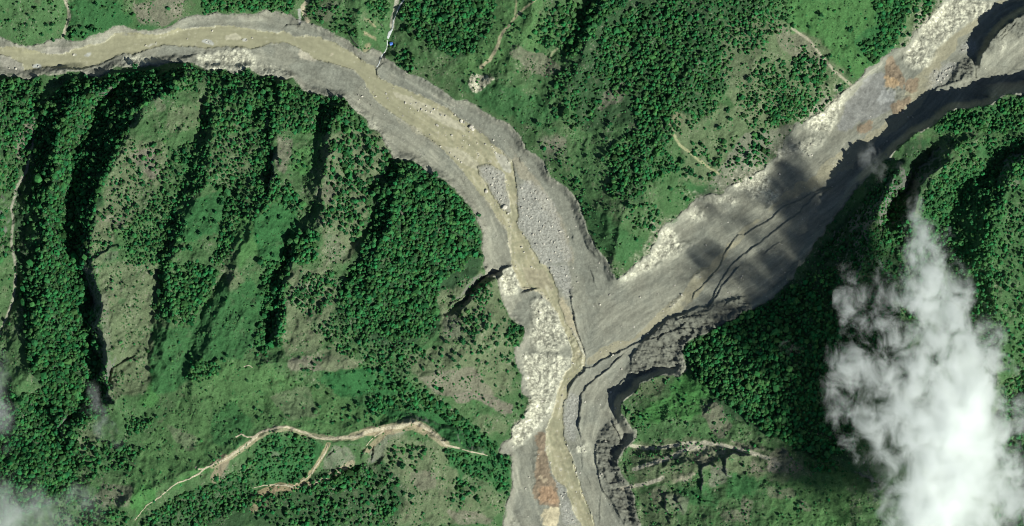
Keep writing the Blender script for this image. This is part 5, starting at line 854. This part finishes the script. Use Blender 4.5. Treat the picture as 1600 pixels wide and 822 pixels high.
# ------------------------------------------------------------------ clouds: closed bodies of real vapour floating over the hills
def cloud(name, blobs, zc, thick, dens, nscale, label, thr=.34, seed=0, step=6, contrast=2.6, col_=(.985, 1.0, .985)):
    """blobs: (u, v, ru, rv, weight); the body is a closed lens-like hull round them, the vapour inside is uneven"""
    zc = zc; sh = [(u - 800, 411 - v, a, b_, w_) for u, v, a, b_, w_ in blobs]
    x0 = min(s[0] - 2.2 * s[2] for s in sh); x1 = max(s[0] + 2.2 * s[2] for s in sh); y0 = min(s[1] - 2.2 * s[3] for s in sh); y1 = max(s[1] + 2.2 * s[3] for s in sh)
    gx = np.arange(x0, x1, step); gy = np.arange(y0, y1, step); X, Y = np.meshgrid(gx, gy)
    F = sum(w_ * np.exp(-((X - a) / c) ** 2 - ((Y - b_) / d) ** 2) for a, b_, c, d, w_ in sh)
    X = X + 0 * F; lim = .09 * max(s[4] for s in sh) if len(sh) < 4 else .10
    ins = F > lim; ins[0] = ins[-1] = False; ins[:, 0] = ins[:, -1] = False
    cell = ins[:-1, :-1] & ins[1:, :-1] & ins[:-1, 1:] & ins[1:, 1:]
    # keep cells that touch other cells by an edge only, so the shell stays closed
    used = np.zeros(F.shape, bool)
    for a in (0, 1):
        for b_ in (0, 1): used[a:F.shape[0] - 1 + a, b_:F.shape[1] - 1 + b_] |= cell
    interior = np.zeros(F.shape, bool); interior[1:-1, 1:-1] = cell[:-1, :-1] & cell[1:, :-1] & cell[:-1, 1:] & cell[1:, 1:]
    hgt = thick * np.sqrt(np.clip(1 - np.exp(-(F - lim) * 1.6), 0, 1)) + 2
    vid_t = np.full(F.shape, -1); vid_b = np.full(F.shape, -1); vs = []
    for j, i in zip(*np.nonzero(used)):
        if interior[j, i]:
            vid_t[j, i] = len(vs); vs.append((X[j, i], Y[j, i], zc + hgt[j, i])); vid_b[j, i] = len(vs); vs.append((X[j, i], Y[j, i], zc - .8 * hgt[j, i]))
        else:
            vid_t[j, i] = vid_b[j, i] = len(vs); vs.append((X[j, i], Y[j, i], zc))
    fs = []
    for j, i in zip(*np.nonzero(cell)):
        a = [(j, i), (j, i + 1), (j + 1, i + 1), (j + 1, i)]
        for tri in ((0, 1, 2), (0, 2, 3)):
            t3 = [a[q] for q in tri]
            if any(interior[p] for p in t3):
                fs.append([vid_t[p] for p in t3]); fs.append([vid_b[p] for p in t3[::-1]])
            else:
                pass
    m = bpy.data.materials.new('vapour of ' + name); m.use_nodes = True; nt = m.node_tree; n, l = nt.nodes, nt.links; n.clear()
    outn = n.new('ShaderNodeOutputMaterial'); pv = n.new('ShaderNodeVolumePrincipled'); l.new(pv.outputs[0], outn.inputs['Volume'])
    pv.inputs['Color'].default_value = (*col_, 1); pv.inputs['Anisotropy'].default_value = 0.1
    tc = n.new('ShaderNodeTexCoord')
    def math_(op, a, b_=None, c=None):
        q = n.new('ShaderNodeMath'); q.operation = op
        for k, v in enumerate((a, b_, c)):
            if v is None: continue
            if isinstance(v, (int, float)): q.inputs[k].default_value = v
            else: l.new(v, q.inputs[k])
        return q.outputs[0]
    # warp the position, then sum soft ellipsoids
    wn_ = n.new('ShaderNodeTexNoise'); wn_.inputs['Scale'].default_value = .022; wn_.inputs['Detail'].default_value = 2; l.new(tc.outputs['Object'], wn_.inputs['Vector'])
    s1 = n.new('ShaderNodeVectorMath'); s1.operation = 'SUBTRACT'; l.new(wn_.outputs['Color'], s1.inputs[0]); s1.inputs[1].default_value = (.5, .5, .5)
    s2 = n.new('ShaderNodeVectorMath'); s2.operation = 'MULTIPLY_ADD'; l.new(s1.outputs[0], s2.inputs[0]); s2.inputs[1].default_value = (60, 60, 14); l.new(tc.outputs['Object'], s2.inputs[2])
    tot = None
    for a, b_, c, d, w_ in sh:
        v1 = n.new('ShaderNodeVectorMath'); v1.operation = 'SUBTRACT'; l.new(s2.outputs[0], v1.inputs[0]); v1.inputs[1].default_value = (a, b_, zc)
        v2 = n.new('ShaderNodeVectorMath'); v2.operation = 'DIVIDE'; l.new(v1.outputs[0], v2.inputs[0]); v2.inputs[1].default_value = (c * 1.12, d * 1.12, thick * .8)
        v3 = n.new('ShaderNodeVectorMath'); v3.operation = 'DOT_PRODUCT'; l.new(v2.outputs[0], v3.inputs[0]); l.new(v2.outputs[0], v3.inputs[1])
        e = math_('MULTIPLY', math_('EXPONENT', math_('MULTIPLY', v3.outputs['Value'], -1.0)), w_)
        tot = e if tot is None else math_('ADD', tot, e)
    mp = n.new('ShaderNodeMapping'); mp.inputs['Scale'].default_value = (nscale * 1.12, nscale * .9, nscale * .4); mp.inputs['Location'].default_value = (seed * 3.7, seed * 1.3, 0); mp.inputs['Rotation'].default_value = (0, 0, .35); l.new(tc.outputs['Object'], mp.inputs['Vector'])
    no = n.new('ShaderNodeTexNoise'); no.inputs['Scale'].default_value = 1; no.inputs['Detail'].default_value = 8; no.inputs['Roughness'].default_value = .7; no.inputs['Distortion'].default_value = .35; l.new(mp.outputs[0], no.inputs['Vector'])
    nz = math_('MULTIPLY', math_('SUBTRACT', no.outputs[0], .5), contrast)
    x = math_('SUBTRACT', math_('ADD', tot, nz), thr)
    x = math_('MULTIPLY', math_('MAXIMUM', x, 0.0), math_('MINIMUM', math_('MULTIPLY', tot, 3.0), 1.0))
    x = math_('MULTIPLY', math_('POWER', x, 1.9), dens)
    l.new(x, pv.inputs['Density'])
    o = link(name, np_mesh('cloud', np.array(vs), np.array(fs), m, True, nper=3)); tag(o, label, 'cloud', 'clouds drifting over the hills', 'thing')
    return o
BIG = [(1424,330,15,30,.62),(1440,378,30,36,.85),(1445,430,42,42,.85),(1455,475,52,42,1.0),(1340,560,48,46,.68),(1395,600,52,46,.72),(1465,540,56,46,1.0),(1520,560,40,56,.9),(1435,640,56,46,.8),(1492,662,44,48,1.9),(1445,720,52,54,1.2),(1470,780,62,52,2.2),(1520,700,40,44,1.2),(1560,770,40,46,.8),(1316,450,18,48,.55),(1312,625,32,46,.55),(1345,490,26,40,.55),(1370,680,46,50,.65),(1372,420,20,30,.4),(1590,680,24,66,.55),(1440,850,70,50,1.6),(1590,810,34,46,.5),(1510,610,46,46,1.1)]
cloud('cloud', BIG, 246, 34, .056, .028, 'big bright white ragged cloud over the hill at the bottom right', seed=2, thr=.30, contrast=4.0)
cloud('cloud', [(1362,262,18,22,.75),(1350,235,12,12,.4)], 190, 14, .05, .045, 'small grey cloud wisp over the dark cliff above the big cloud', seed=5, step=3, thr=.12)
cloud('cloud', [(152,628,18,26,.8),(172,665,18,20,.5),(190,690,14,14,.3)], 200, 16, .04, .04, 'small faint cloud puff over the dark wood at the lower left', seed=7, step=3, thr=.14)
cloud('cloud', [(5,610,20,46,.8),(-30,650,30,60,.8),(22,670,18,34,.5),(14,560,14,20,.3)], 230, 22, .028, .028, 'faint grey cloud cut by the left edge of the picture', seed=9, step=4, thr=.2)
cloud('cloud', [(15,780,46,40,.8),(70,800,50,36,.7),(-30,800,50,50,.8),(135,790,44,34,.5),(20,850,90,40,.8),(120,760,20,20,.35)], 235, 22, .020, .026, 'faint grey cloud spread over the bottom left corner', seed=11, step=4, thr=.2)
cloud('cloud', [(1225,545,16,26,.45),(1252,560,14,20,.4)], 220, 14, .03, .045, 'very thin veil of cloud over the wood left of the big cloud', seed=13, step=3)
print('done', round(time.time() - T0, 1))
